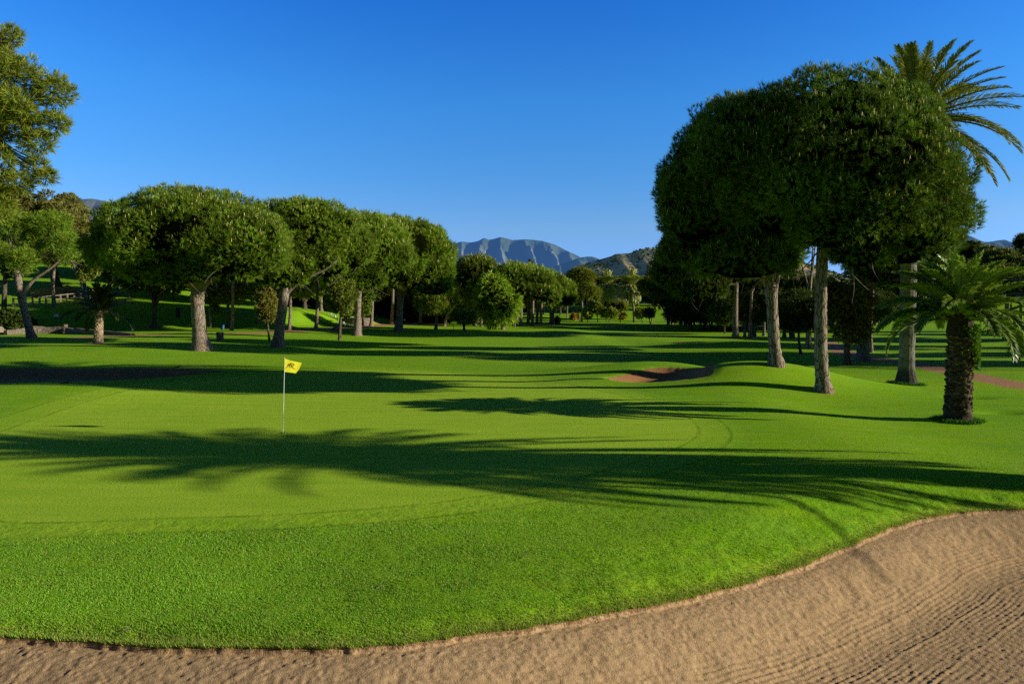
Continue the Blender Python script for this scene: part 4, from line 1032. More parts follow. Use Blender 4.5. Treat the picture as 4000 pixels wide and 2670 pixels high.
# ------------------------------------------------------------------ the grove on the right
tree('pine_tree', 'pine with a lit trunk on the low ridge left of the two big right pines', 2874, 1322,
     [(2790, 1010, 190, 130, 130, 0), (2660, 1050, 110, 95, 110, 2), (2880, 1050, 130, 100, 90, 3), (2720, 1120, 120, 70, 65, -2)],
     [(2874, 1322, 25), (2872, 1240, 21), (2874, 1160, 19), (2876, 1110, 18)], (.045, .075, .018), limbs=4, twigs=20, style='umbrella')
tree('juniper_tree', 'dark drooping juniper between the near pine and the pale palm trunk', 3310, 1424,
     [(3310, 1215, 80, 120, 120, 0), (3370, 1180, 60, 110, 110, .8), (3270, 1160, 60, 90, 110, .5), (3350, 1280, 55, 60, 60, 0)],
     [(3310, 1424, 25), (3308, 1340, 22), (3305, 1240, 16)], (.062, .062, .026), style='pepper', bark='dark_bark', limbs=4)
tree('pine_tree', 'massive grey trunk behind the dark juniper', 3370, 1409,
     [(3380, 640, 250, 180, 170, 1), (3400, 880, 220, 130, 130, 1), (3440, 1050, 140, 80, 75, 0), (3510, 1090, 100, 60, 60, 0)], [(3370, 1409, 46), (3372, 1340, 38), (3378, 1220, 32), (3385, 1120, 26)], (.085, .11, .024), limbs=5, twigs=10)
tree('pine_tree', 'slim lit pine trunk on the far side of the cart path', 3402, 1376,
     [(3430, 700, 200, 150, 150, 0), (3430, 930, 160, 110, 110, 0), (3440, 1060, 110, 70, 75, 0)], [(3402, 1376, 17), (3400, 1290, 13), (3405, 1180, 12), (3410, 1110, 11)], (.08, .105, .024), limbs=4)
ced = [(3128, 1384, 3110, 1225, 95, 105, 80, 12, 'dark conifer with a slim bent trunk between the two big right pines'),
       (2700, 1281, 2700, 1215, 70, 45, 40, 5, 'dark low spreading conifer with thin stem near the far sand bunker'),
       (2830, 1303, 2850, 1215, 75, 60, 55, 6, 'dark spreading conifer behind the lit trunk on the ridge'),
       (2940, 1318, 2950, 1200, 85, 80, 65, 9, 'dark layered conifer behind the mound pine'),
       (3090, 1322, 3060, 1200, 80, 80, 70, 12, 'dark layered conifer right of the mound pine trunk')]
for px, py, cx, cy, hw, up, dn, w, lb in ced:
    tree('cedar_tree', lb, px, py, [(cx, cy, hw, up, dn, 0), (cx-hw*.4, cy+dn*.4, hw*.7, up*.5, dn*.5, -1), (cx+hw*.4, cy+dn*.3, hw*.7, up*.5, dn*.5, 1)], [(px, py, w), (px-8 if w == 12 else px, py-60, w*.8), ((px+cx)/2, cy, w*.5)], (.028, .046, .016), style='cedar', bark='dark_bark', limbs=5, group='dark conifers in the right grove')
tr = [(2660, 1268, 12), (2676, 1272, 10), (2694, 1272, 12), (2735, 1268, 6), (2757, 1268, 7), (2811, 1286, 8), (2828, 1293, 11), (2909, 1318, 12), (2930, 1322, 17), (2949, 1317, 11), (3064, 1318, 15), (3097, 1322, 16), (3158, 1362, 24), (2600, 1252, 8), (2625, 1266, 9), (2984, 1312, 12)]
for i, (px, py, w) in enumerate(tr):
    cx = px+(-1)**i*12; tp = 830 if px > 2880 else 1120
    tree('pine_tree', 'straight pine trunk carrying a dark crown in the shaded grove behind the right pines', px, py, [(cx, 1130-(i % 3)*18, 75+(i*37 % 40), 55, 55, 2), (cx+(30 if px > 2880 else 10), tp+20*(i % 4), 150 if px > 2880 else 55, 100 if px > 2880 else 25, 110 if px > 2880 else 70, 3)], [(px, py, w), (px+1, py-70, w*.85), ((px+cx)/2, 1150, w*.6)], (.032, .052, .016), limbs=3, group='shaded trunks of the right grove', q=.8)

# ------------------------------------------------------------------ filled woods, copied from a few built trees
def clone(root, loc, rz, s):
    r = root.copy(); COL.objects.link(r); r.location = loc; r.rotation_euler = (0, 0, rz); r.scale = s
    for ch in list(root.children):
        c = ch.copy(); COL.objects.link(c); c.parent = r
    return r
def wood(spots, kinds, label, group, name='woodland_tree', seed=0):
    rng = np.random.default_rng(seed); protos = []
    for n, (px, Y, H) in enumerate(spots):
        X, Y_, Z = at(px, Y); ki = n % len(kinds)
        if n < len(kinds):
            st, col, bark, wide, cb = kinds[n]
            k = Y/F_PX; pz = HZ-(Z-ZC)/k; hp = H/k
            lob = []
            for q_ in range(5):
                a = q_*1.256+n; rr = .45*wide*H/k
                lob.append((px+math.cos(a)*rr, pz-hp*(cb+.30+.16*math.sin(q_*2.1)), rr*1.15, hp*(1-cb)*.42, hp*(1-cb)*.40, math.sin(a)*.45*wide*H))
            lob.append((px, pz-hp*(cb+.55*(1-cb)), .5*wide*hp, hp*(1-cb)*.45, hp*(1-cb)*.45, 0))
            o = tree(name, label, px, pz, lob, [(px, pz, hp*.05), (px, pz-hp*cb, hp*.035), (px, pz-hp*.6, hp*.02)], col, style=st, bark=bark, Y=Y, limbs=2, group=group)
            protos.append((o, H))
        else:
            o, H0 = protos[ki]
            f = H/H0; clone(o, (X, Y_, Z), rng.random()*6.28, (f*rng.uniform(.85, 1.2), f*rng.uniform(.85, 1.2), f))
rng = np.random.default_rng(77)
K1 = [('leaf', (.035, .052, .016), 'dark_bark', .55, .30), ('umbrella', (.060, .090, .020), 'pine_bark', .55, .45), ('leaf', (.055, .075, .020), 'dark_bark', .6, .25), ('aleppo', (.06, .08, .02), 'pine_bark', .5, .35)]
sp = [(p+rng.uniform(-20, 20), rng.uniform(150, 178), rng.uniform(5.5, 9)) for p in np.linspace(640, 1760, 34)]
wood(sp, [('leaf', (.030, .046, .015), 'dark_bark', .7, .08), ('leaf', (.045, .062, .018), 'dark_bark', .7, .10), ('umbrella', (.055, .08, .02), 'dark_bark', .6, .3)], 'low dark tree closing the view under the crowns of the left row', 'low trees under the left crowns', seed=7)
sp = [(p+rng.uniform(-16, 16), rng.uniform(118, 146), rng.uniform(6, 10)) for p in np.linspace(430, 900, 12)]
wood(sp, [('leaf', (.035, .055, .016), 'dark_bark', .55, .25), ('umbrella', (.06, .09, .02), 'pine_bark', .5, .45)], 'tree on the hillside between the small palm and the double trunk pine', 'hillside trees on the left', seed=8)
sp = [(p+rng.uniform(-18, 18), rng.uniform(185, 235), rng.uniform(8, 11.5)) for p in np.linspace(1120, 2230, 34)]
wood(sp, K1, 'dark leafy tree in the wood behind the left row of pines', 'wood behind the left pines', seed=1)
sp = [(p+rng.uniform(-14, 14), rng.uniform(172, 200), rng.uniform(9, 12)) for p in np.linspace(440, 1120, 18)]
wood(sp, K1, 'tree in the wood on the hilltop behind the widest pine crown', 'wood on the left hilltop', seed=2)
sp = [(p+rng.uniform(-8, 8), rng.uniform(236, 330), rng.uniform(8, 12.5)) for p in np.linspace(2185, 2650, 30)]
wood(sp, [('leaf', (.012, .021, .009), 'dark_bark', .5, .25), ('aleppo', (.014, .023, .009), 'dark_bark', .5, .35), ('leaf', (.016, .024, .010), 'dark_bark', .55, .2)], 'dark tree in the far wood closing the end of the fairway', 'far wood at the end of the fairway', seed=3)  # leaf colours darkened: the shadow over this wood is painted in
sp = [(p+rng.uniform(-14, 14), rng.uniform(112, 160), rng.uniform(6, 9)) for p in np.linspace(2690, 3440, 30)]
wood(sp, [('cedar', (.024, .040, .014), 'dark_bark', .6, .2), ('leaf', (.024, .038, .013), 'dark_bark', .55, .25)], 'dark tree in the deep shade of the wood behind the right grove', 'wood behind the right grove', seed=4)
sp = [(p+rng.uniform(-14, 14), rng.uniform(215, 325), rng.uniform(9, 13)) for p in np.linspace(3410, 4260, 46)]
sp += [(p+rng.uniform(-10, 10), rng.uniform(340, 450), rng.uniform(7, 11)) for p in np.linspace(3650, 4240, 16)]
wood(sp, [('leaf', (.028, .044, .016), 'dark_bark', .6, .15), ('leaf', (.045, .060, .020), 'dark_bark', .6, .15), ('umbrella', (.05, .075, .02), 'dark_bark', .55, .25)], 'dark tree on the wooded hill at the right edge behind the foreground palm', 'trees of the wooded hill on the right', seed=5)
for i, (px, py, w) in enumerate([(3930, 1330, 22), (3985, 1325, 14), (3946, 1322, 10)]):
    tree('pine_tree', ['thick shaded trunk at the right edge beyond the cart path', 'slim shaded trunk touching the right edge of the picture', 'thin trunk just right of the thick shaded trunk at the right edge'][i], px, py, [(px+20, 1120, 100, 60, 60, 0)], [(px, py, w), (px, py-60, w*.8), (px+5, 1150, w*.6)], (.035, .055, .018), limbs=3)
bush('ivy_stump', 'ivy covered stump in front of the shaded trunks at the right edge', 3957, 1331, 14, 62, (.07, .12, .02))

# pines outside the picture on the right that stripe the lawns with shadow
def drooping_pine():
    root = obj('pine_tree', None, loc=(24.0, 12.9, -.1), label='pine outside the right edge whose drooping bare limbs shade the bunker lip', cat='tree')
    T = Buf(); T.tube([(0, 0, -.2), (0, 0, 3.5), (.2, .1, 7.5)], [.16, .13, .07], 8)
    for P, w in (([(0, 0, 5.2), (-.8, -.9, 6.2), (-1.6, -1.5, 5.96), (-1.6, -1.6, 5.3), (-1.6, -2.2, 4.85), (-1.6, -3.2, 4.5), (-1.6, -4.4, 4.2)], .11), ([(0, 0, 4.6), (-1.5, -.6, 5.2), (-3, -.95, 5.2), (-3, -.85, 4.5), (-3, -1.0, 3.6)], .07)):
        P = smooth_poly(P, 5, False); T.tube(P, np.linspace(w, .02, len(P)), 6)
    obj('trunk', T.mesh('trunk', M['pine_bark'], smooth=True), root)
    rg = np.random.default_rng(6)
    B = crown_buf(rg, [(np.array([-.3, .3, 7.6]), 1.6, 1.6, .9, .8), (np.array([-2.0, -1.2, 6.3]), .8, .8, .5, .4)], PINE_D, .06, 'aleppo', .8)
    obj('crown', B.mesh('crown', M['foliage']), root)
drooping_pine()
def off_pine(X, Y, H, R, label, cb=.5):
    px = 2000+X/Y*F_PX; k = Y/F_PX; Z = float(height(np.array([X]), np.array([Y]))[0]); pz = HZ-(Z-ZC)/k
    tree('pine_tree', label, px, pz, [(px, pz-H*(cb+.22)/k, R/k, H*.28/k, H*.2/k, 0), (px+R*.4/k, pz-H*(cb+.12)/k, R*.6/k, H*.2/k, H*.14/k, 1)], [(px, pz, .7/k), (px, pz-H*.3/k, .6/k), (px, pz-H*(cb+.1)/k, .45/k)], PINE_D, Y=Y, limbs=4, q=.6, group='pines outside the right edge')
for X, Y, H, R in [(46, 44, 14, 5), (50, 47, 15, 5), (62, 44, 12, 5.5), (58, 51, 14, 5), (74, 52, 12, 5), (88, 60, 13, 6), (64, 60, 15, 5), (70, 66, 15, 6), (82, 78, 13, 6), (76, 84, 15, 6), (98, 92, 13, 6), (92, 104, 15, 6)]:
    off_pine(X, Y, H, R, 'pine outside the right edge that throws long shadow bands over the lawn', .5)

# ------------------------------------------------------------------ flagstick
def flagstick():
    X0, Y0, Z0 = hit(1105, 1690); k = Y0/F_PX
    root = obj('flagstick', None, loc=(X0, Y0, Z0), label='white flagstick with a yellow flag standing in the hole of the green', cat='flagstick')
    top = np.array([(1112-1105)*k, 0, (1690-1399)*k])
    B = Buf(); B.tube([(0, 0, -.1), top*.5, top], [.0105, .010, .008], 10)
    B.lathe(tuple(top), [(.008, 0), (.011, .005), (.010, .016), (.001, .024)], 10)
    obj('pole', B.mesh('pole', M['white'], smooth=True), root)
    u_ = k/4.355       # one crop pixel of the flag in metres
    def fp(x, y, off=0.0):
        # flag plane with ripples; x,y in crop pixels from the top of the hoist
        xx = (x-312)*u_; zz = top[2]-(y-175)*u_
        t = np.clip((np.asarray(x, float)-312)/250, 0, 1)
        rip = .011*np.sin(t*8.0+(np.asarray(y, float)-180)*.014)*t**.7 + .55*xx
        hx = top[0]*(zz/top[2])
        return np.stack([hx+xx+.008, rip-.004+off, zz], -1)
    TL, BL, TR, BR = (312, 182), (312, 408), (562, 264), (476, 442)
    n = 26; s, t = np.meshgrid(np.linspace(0, 1, n), np.linspace(0, 1, n), indexing='ij')
    sag_t = 14*np.sin(np.pi*s); fl = 12*np.sin(np.pi*t)
    x = (1-s)*(1-t)*TL[0]+s*(1-t)*TR[0]+(1-s)*t*BL[0]+s*t*BR[0]+fl*s
    y = (1-s)*(1-t)*TL[1]+s*(1-t)*TR[1]+(1-s)*t*BL[1]+s*t*BR[1]+sag_t*(1-t)*.4-10*np.sin(np.pi*s)*t*.4
    i = np.arange(n-1)[:, None]*n; j = np.arange(n-1)[None, :]
    Q = np.stack([i+j, i+j+1, i+n+j+1, i+n+j], -1).reshape(-1, 4)
    me = mkmesh('flag', fp(x.ravel(), y.ravel()), Q, M['yellow'], smooth=True)
    fl_ = obj('flag', me, root)
    # brush stroke emblem on the cloth
    strokes = [([(322, 343), (345, 328), (372, 300), (398, 272), (416, 262)], [7, 5, 6, 7, 3]),
               ([(352, 304), (362, 288), (378, 278), (392, 281)], [3, 10, 12, 5]),
               ([(406, 262), (400, 290), (388, 318), (378, 340)], [5, 9, 7, 3]),
               ([(348, 312), (372, 307), (396, 303)], [3, 5, 3]),
               ([(424, 284), (414, 312), (402, 346)], [6, 9, 4]),
               ([(410, 286), (432, 276), (448, 290), (440, 310), (412, 318)], [4, 8, 9, 7, 4]),
               ([(414, 316), (430, 340), (446, 358), (466, 370)], [6, 9, 7, 2])]
    VV, FF, n0 = [], [], 0
    for side_off in (-.004, .004):
        for P, w in strokes:
            P = smooth_poly(P, 5, False); W = np.interp(np.linspace(0, 1, len(P)), np.linspace(0, 1, len(w)), w)*.62
            T = norm(np.gradient(P, axis=0)); N = np.stack([-T[:, 1], T[:, 0]], 1)
            a, b = P-N*W[:, None], P+N*W[:, None]
            V = np.concatenate([fp(a[:, 0], a[:, 1], side_off), fp(b[:, 0], b[:, 1], side_off)])
            m = len(P); q = np.arange(m-1)
            FF.append(np.stack([q, q+1, m+q+1, m+q], 1)+n0); VV.append(V); n0 += 2*m
    obj('emblem', mkmesh('emblem', np.concatenate(VV), np.concatenate(FF), M['black']), fl_)
    B = Buf(); a = np.linspace(0, 2*np.pi, 20, endpoint=False)
    B.lathe((0, 0, 0), [(.056, .012), (.056, -.10), (.0, -.10)], 20)
    B.lathe((0, 0, 0), [(.062, .013), (.056, .0135), (.054, .004)], 20)
    obj('hole_cup', B.mesh('hole_cup', M['black']), None, loc=(X0, Y0, Z0), label='hole cup sunk in the green at the foot of the flagstick', cat='hole cup')
flagstick()

# ------------------------------------------------------------------ ivy, turf collars
def leaf_patch(name, label, cat, C, A, L, W, N, col, seed, kind=None):
    rng = np.random.default_rng(seed)
    v0, v1, v2 = blades(rng, C, A, N, np.full(len(C), L), W, .3, 1.5)
    V = np.stack([v0, v1, v2], 1).reshape(-1, 3)
    c = np.array(col)[None]*rng.uniform(.6, 1.4, len(V)//3)[:, None]
    base = np.array([C[:, 0].mean(), C[:, 1].mean(), C[:, 2].min()])
    o = obj(name, mkmesh(name, V-base, np.arange(len(V)).reshape(-1, 3), M['foliage'], col=np.repeat(c, 3, 0)), loc=base, label=label, cat=cat, kind=kind)
    return o
def ivy():
    rng = np.random.default_rng(4)
    X0, Y0, Z0 = hit(3740, 1642); k = Y0/F_PX
    n = 1500; zf = rng.random(n); a = rng.normal(-.35, .75, n)
    z = Z0+(1642-1440)*k+zf*(1440-1268)*k
    low = a < -1.0
    r = 50*k*1.12+.05*rng.random(n)
    keep = (np.abs(a+.35) < .35+1.3*zf) | (rng.random(n) < .12)
    C = np.stack([X0+.08+np.cos(a)*r, Y0+np.sin(a)*r, z], 1)[keep]; a = a[keep]
    A = norm(np.stack([np.cos(a), np.sin(a), -.2+0*a], 1))
    # trailing shoots to the right
    t = rng.random(120); Ct = np.stack([X0+.5+t*1.0, Y0-.3+0*t, Z0+(1642-1290)*k-.05*np.sin(t*6)+.02*rng.normal(size=120)], 1)
    leaf_patch('ivy', 'bright ivy climbing the upper trunk of the stout foreground palm', 'ivy', np.concatenate([C, Ct]), np.concatenate([A, norm(rng.normal(size=(120, 3)))]), .085, .055, 3, (.13, .24, .03), 5)
ivy()
def collar(px, py, r, label, seed):
    rng = np.random.default_rng(seed); X0, Y0, Z0 = hit(px, py)
    n = 700; a = rng.random(n)*2*np.pi; rr = r*(.85+.5*rng.random(n)**2)
    X, Y = X0+np.cos(a)*rr, Y0+np.sin(a)*rr; Z = height(X, Y)
    leaf_patch('grass_tuft', label, 'grass', np.stack([X, Y, Z], 1), norm(np.stack([np.cos(a)*.4, np.sin(a)*.4, np.ones(n)], 1)), .13, .02, 3, (.06, .19, .012), seed, kind='stuff')
collar(3740, 1644, .58, 'longer dark grass around the foot of the stout palm', 31)
collar(3540, 1501, .62, 'longer grass around the foot of the very tall palm', 32)

# ------------------------------------------------------------------ small furniture on the left
def thing(name, label, cat, px, py, Y=None, group=None):
    X, Y_, Z = hit(px, py) if Y is None else at(px, Y)
    return obj(name, None, loc=(X, Y_, Z), label=label, cat=cat, group=group), Y_/F_PX
def part(root, name, B, mat, smooth=False): return obj(name, B.mesh(name, M[mat], smooth=smooth), root)
r, k = thing('stone_bin', 'round stone litter bin with an opening, on the lawn right of the double trunk', 'litter bin', 859, 1330)
rng = np.random.default_rng(3)
B = Buf(); B.lathe((0, 0, 0), [(14*k, -.1), (14*k, 0), (13.6*k, 12*k), (14*k, 25*k), (14*k, 33*k), (11*k, 33.5*k), (10.5*k, 26*k), (0.01, 26*k)], 20, rng=rng, rough=.04); part(r, 'body', B, 'stone')
B = Buf(); B.box((-3*k, -13.4*k, 27*k), (8*k, 3*k, 8*k)); part(r, 'opening', B, 'black')
r, k = thing('litter_bin', 'blue litter bin hung on a dark post on the bank', 'litter bin', 866, 1290)
B = Buf(); B.tube([(0, 0, -.1), (0, 0, 30*k)], [2*k, 2*k], 8); part(r, 'post', B, 'dkgreen')
B = Buf(); B.lathe((6*k, -3*k, 0), [(4.6*k, 6*k), (5.4*k, 20*k), (5.6*k, 22*k), (4.6*k, 22*k)], 14); B.lathe((6*k, -3*k, 0), [(.01, 6*k), (4.6*k, 6*k)], 14); part(r, 'bin', B, 'blue', True)
r, k = thing('terracotta_pot', 'terracotta pot on the low stone edge beside the ivy trunk', 'flower pot', 803, 1290)
B = Buf(); B.lathe((0, 0, 0), [(3*k, -.05), (3.4*k, 0), (4.6*k, 12*k), (5.2*k, 12*k), (5.2*k, 15*k), (4*k, 15*k), (.01, 12*k)], 14); part(r, 'pot', B, 'terracotta', True)
r, k = thing('information_board', 'dark rounded information board on the bank left of the double trunk', 'sign', 695, 1236, Y=104)
B = Buf()
for s_ in (-6, 6): B.box((s_*k, 0, 8*k), (2*k, 2*k, 18*k))
part(r, 'frame', B, 'darkwood')
B = Buf(); a = np.linspace(0, np.pi, 9); prof = [(-8, 6), (8, 6)]+[(8*math.cos(t), 38+5*math.sin(t)) for t in a]
nP = len(prof); VV = np.array([(x*k, -1.5*k, z*k) for x, z in prof]+[(x*k, 1.5*k, z*k) for x, z in prof])
me = bpy.data.meshes.new('panel'); me.from_pydata([tuple(v) for v in VV], [], [tuple(range(nP)), tuple(range(2*nP-1, nP-1, -1))]+[(i, (i+nP), (i+1) % nP+nP, (i+1) % nP) for i in range(nP)]); me.materials.append(M['darkwood']); obj('panel', me, r)
r, k = thing('garden_lamp', 'small white dome lamp on the dark bank above the rubble wall', 'lamp', 219, 1222, Y=100)
B = Buf(); B.lathe((0, 0, 0), [(3.5*k, -.1), (3.5*k, 6*k), (7*k, 6.5*k)], 14); part(r, 'base', B, 'dkgreen')
B = Buf(); B.lathe((0, 0, 0), [(7*k, 6.5*k), (7*k, 12*k), (5*k, 17*k), (2*k, 19.5*k), (.01, 20*k)], 16); part(r, 'dome', B, 'white', True)
# rubble wall at the far left
def wall_along(name, label, pts, h, th, mat, seed=0, cat='wall', wav=.12):
    """pts are photo pixels on the ground (or (px, Y) pairs given as px, -Y)"""
    rng = np.random.default_rng(seed)
    P = np.array([(hit(a, b) if b > 0 else at(a, -b))[:2] for a, b in pts]); P = smooth_poly(P, 6, False)
    X, Y = P[:, 0], P[:, 1]; T = norm(np.gradient(P, axis=0)); N = np.stack([-T[:, 1], T[:, 0]], 1)
    n = len(P); hh = np.interp(np.linspace(0, 1, n), np.linspace(0, 1, len(h)), h)*(1+wav*rng.normal(size=n)*.5)
    Zb = height(X, Y)
    base = np.array([X[0], Y[0], Zb[0]])
    ring = []
    for s_, f in ((-1, -.4), (-1, 0), (-1, .5), (-.9, 1), (.9, 1), (1, 0), (1, -.4)):
        o = N*th/2*s_*(1+.12*rng.normal(size=(n, 1)))
        ring.append(np.stack([X+o[:, 0], Y+o[:, 1], Zb+hh*f if f > 0 else Zb+f], 1))
    V = np.stack(ring, 1); m = len(ring)
    i = np.arange(n-1)[:, None]*m; j = np.arange(m-1)[None, :]
    Q = np.stack([i+j, i+j+1, i+m+j+1, i+m+j], -1).reshape(-1, 4)
    F = [Q]
    me = mkmesh(name, V.reshape(-1, 3)-base, [np.concatenate([Q, np.array([[0, 1, 2, 3], [3, 4, 5, 0], [5, 6, 0, 0]][:2]), np.array([[0, 1, 2, 3]])+(n-1)*m])], M[mat])
    return obj(name, me, loc=base, label=label, cat=cat)
wall_along('stone_wall', 'low rubble stone wall edging the lawn at the far left', [(20, 1308), (90, 1305), (180, 1303), (250, 1302)], [.5, .6, .9, .75, .85], .5, 'stone', 1)
wall_along('stone_wall', 'lower rubble wall running from the stone pillar to behind the small palm', [(262, 1302), (330, 1306), (420, 1308), (520, 1310)], [.7, .6, .45, .2], .45, 'stone', 2)
r, k = thing('stone_pillar', 'squat rubble stone pillar ending the low wall at the far left', 'pillar', 254, 1300)
B = Buf(); B.lathe((0, 0, 0), [(9*k, -.2), (9*k, 8*k), (8*k, 20*k), (9*k, 30*k), (9.5*k, 33*k), (.01, 34*k)], 9, rng=rng, rough=.1); part(r, 'shaft', B, 'stone')
r, k = thing('wooden_steps', 'wooden step sides cut off by the left edge of the picture', 'steps', 6, 1306)
B = Buf()
for q_ in range(5): B.box((-(4-q_)*6*k+4*k, 0, (5-q_)*5.6*k), (8*k, 1.6, 5.6*k)); B.box((-(4-q_)*6*k+1*k, 0, (4-q_)*5.6*k*.5), (6*k, 1.4, max((4-q_), .3)*5.6*k))
part(r, 'tread', B, 'wood')
# hill wall, fence and kiosk
wall_along('stone_wall', 'pinkish retaining wall behind the wooden fence on the hill', [(120, -117), (215, -118), (300, -119)], [1.0, 1.7, 1.5], .4, 'stone', 3)
def fence():
    pts = [at(p, y) for p, y in ((52, 107), (75, 107), (100, 107.5), (128, 108), (155, 109), (180, 110), (205, 111), (235, 112), (262, 113), (290, 114), (315, 114))]
    X0, Y0, Z0 = pts[0]
    root = obj('wooden_fence', None, loc=(X0, Y0, Z0), label='weathered post and rail fence along the hill path at the left', cat='fence')
    L = [np.array(p)-np.array(pts[0]) for p in pts]
    for p in L:
        B = Buf(); B.box(p+np.array([0, 0, .6]), (.24, .2, 1.5)); part(root, 'post', B, 'wood')
    for hgt in (.55, 1.2):
        for a, b in zip(L[:-1], L[1:]):
            B = Buf(); B.tube([a+np.array([0, -.13, hgt]), b+np.array([0, -.13, hgt])], [.075, .075], 6); part(root, 'rail', B, 'wood')
fence()
r, k = thing('kiosk', 'small round white kiosk with a blue doorway and a stone roof on the hill', 'kiosk', 350, 1140, Y=116)
B = Buf(); B.lathe((0, 0, 0), [(19*k, -.5), (19*k, 18*k), (19.5*k, 20*k)], 20); part(r, 'wall', B, 'render')
B = Buf(); B.lathe((0, 0, 0), [(20*k, 20*k), (23*k, 22*k), (21*k, 30*k), (15*k, 36*k), (15*k, 39*k), (8*k, 44*k), (.01, 45*k)], 20, rng=rng, rough=.03); part(r, 'roof', B, 'stone')
B = Buf(); B.box((3*k, -18.6*k, 7*k), (13*k, 3*k, 19*k)); part(r, 'doorway', B, 'blue')
B = Buf(); B.box((11.2*k, -19.2*k, 7.5*k), (3.2*k, 3*k, 21*k)); part(r, 'door_post', B, 'white')
# steps with white edges and the round planter
def steps():
    st = [(1288, 1228), (1300, 1237), (1312, 1246), (1324, 1254), (1336, 1262), (1350, 1270), (1364, 1274)]
    P = [hit(*s) for s in st]
    root = obj('garden_steps', None, loc=P[0], label='grass steps edged with pale blocks climbing the bank left of the planter', cat='steps')
    for i, p in enumerate(P):
        k = p[1]/F_PX; c = np.array(p)-np.array(P[0])
        for dx in (-5, 6) if i % 2 == 0 else (0, 9):
            B = Buf(); B.box(c+np.array([dx*k, 0, .10]), (4.5*k, .35, .30)); part(root, 'edge_block', B, 'render')
steps()
r, k = thing('stone_planter', 'round rubble stone planter beside the third pine trunk', 'planter', 1395, 1264)
B = Buf(); B.lathe((0, 0, 0), [(52*k, -.8), (53*k, 4*k), (52*k, 20*k), (53*k, 23*k), (46*k, 23.5*k), (44*k, 19*k), (.01, 19*k)], 40, rng=rng, rough=.012); part(r, 'wall', B, 'stone')
r, k = thing('boulder', 'dark boulder with a smaller rock balanced on top beside the path', 'boulder', 1312, 1291)
def rock(c, rx, rz, seed):
    rg = np.random.default_rng(seed); d = sph_dirs(90, rg); B = Buf()
    nu, nv = 16, 9
    T_, P_ = np.meshgrid(np.linspace(0, 2*np.pi, nu, endpoint=False), np.linspace(-1.5, 1.5, nv))
    q = np.stack([np.cos(P_)*np.cos(T_), np.cos(P_)*np.sin(T_), np.sin(P_)], -1).reshape(-1, 3)
    s_ = 1+.55*fbm(q[:, 0]*1.6+seed, q[:, 1]*1.6, seed, 3, q[:, 2]*1.6)
    i = np.arange(nv-1)[:, None]*nu; j = np.arange(nu)[None, :]; j2 = (j+1) % nu
    B.add(np.array(c)+q*s_[:, None]*np.array([rx, rx, rz]), np.stack([i+j, i+j2, i+nu+j2, i+nu+j], -1).reshape(-1, 4)); return B
part(r, 'base_rock', rock((0, 0, 5*k), 17*k, 11*k, 2), 'rock'); part(r, 'top_rock', rock((4*k, 0, 19*k), 7*k, 10*k, 5), 'rock')
r2, k = thing('boulder', 'small pale boulder right of the dark boulder and the thin trunk', 'boulder', 1334, 1294)
part(r2, 'rock', rock((0, 0, 2.5*k), 8*k, 6*k, 9), 'rock')
# stakes and posts
for px, py, h, lb in [(1772, 1292, 21, 'orange stake standing in the lawn left of the small dark olive'), (1979, 1279, 9, 'short orange stake just right of the stout pepper tree trunk'), (2556, 1257, 9, 'thin orange stake far away right of the palms')]:
    r, k = thing('marker_stake', lb, 'stake', px, py, group='orange marker stakes')
    B = Buf(); B.tube([(0, 0, -.2), (0, 0, h*k)], [1.0*k, .9*k], 6); part(r, 'shaft', B, 'stake')
    B = Buf(); B.lathe((0, 0, 0), [(1.0*k, h*k), (1.1*k, h*k+.5*k), (.01, (h+1.6)*k)], 6); part(r, 'cap', B, 'stake')
r, k = thing('wooden_post', 'short brown post in front of the close set pines', 'post', 2011, 1279)
B = Buf(); B.tube([(0, 0, -.2), (0, 0, 21*k), (0, 0, 23*k)], [2*k, 1.9*k, 1.2*k], 8); part(r, 'shaft', B, 'wood')
r, k = thing('distance_sign', 'tiny white sign board at the path left of the forked pine trunk', 'sign', 1545, 1264)
B = Buf(); B.box((0, 0, 3*k), (1*k, 1*k, 8*k)); part(r, 'post', B, 'wood')
B = Buf(); B.box((0, -1*k, 7*k), (6*k, .8*k, 4*k)); part(r, 'board', B, 'white')
r, k = thing('tee_bench', 'low white bench under the trees beyond the lit trunk on the ridge', 'bench', 2950, 1321)
B = Buf(); B.box((0, 0, 4*k), (16*k, 5*k, 1.4*k)); part(r, 'seat', B, 'white')
for s_ in (-6, 6):
    B = Buf(); B.box((s_*k, 0, 1.2*k), (1.2*k, 4*k, 4.4*k)); part(r, 'leg', B, 'white')
# rakes lying in and by the left bunker
def rake(px, py, ang, L, label):
    X, Y, Z = hit(px, py)
    root = obj('bunker_rake', None, loc=(X, Y, Z+.05), label=label, cat='rake'); root.rotation_euler = (0, 0, ang)
    B = Buf(); B.tube([(0, 0, 0), (L, 0, .02)], [.016, .016], 6); part(root, 'handle', B, 'metal')
    B = Buf(); B.box((0, 0, .0), (.06, .6, .05))
    for q_ in range(11): B.box((.01, -.27+.054*q_, -.045), (.02, .014, .08))
    part(root, 'head', B, 'black')
rake(252, 1497, .12, 1.6, 'black headed rake lying on the front edge of the long shaded bunker')
rake(700, 1433, .03, 1.9, 'rake with a bluish metal handle lying behind the long shaded bunker')

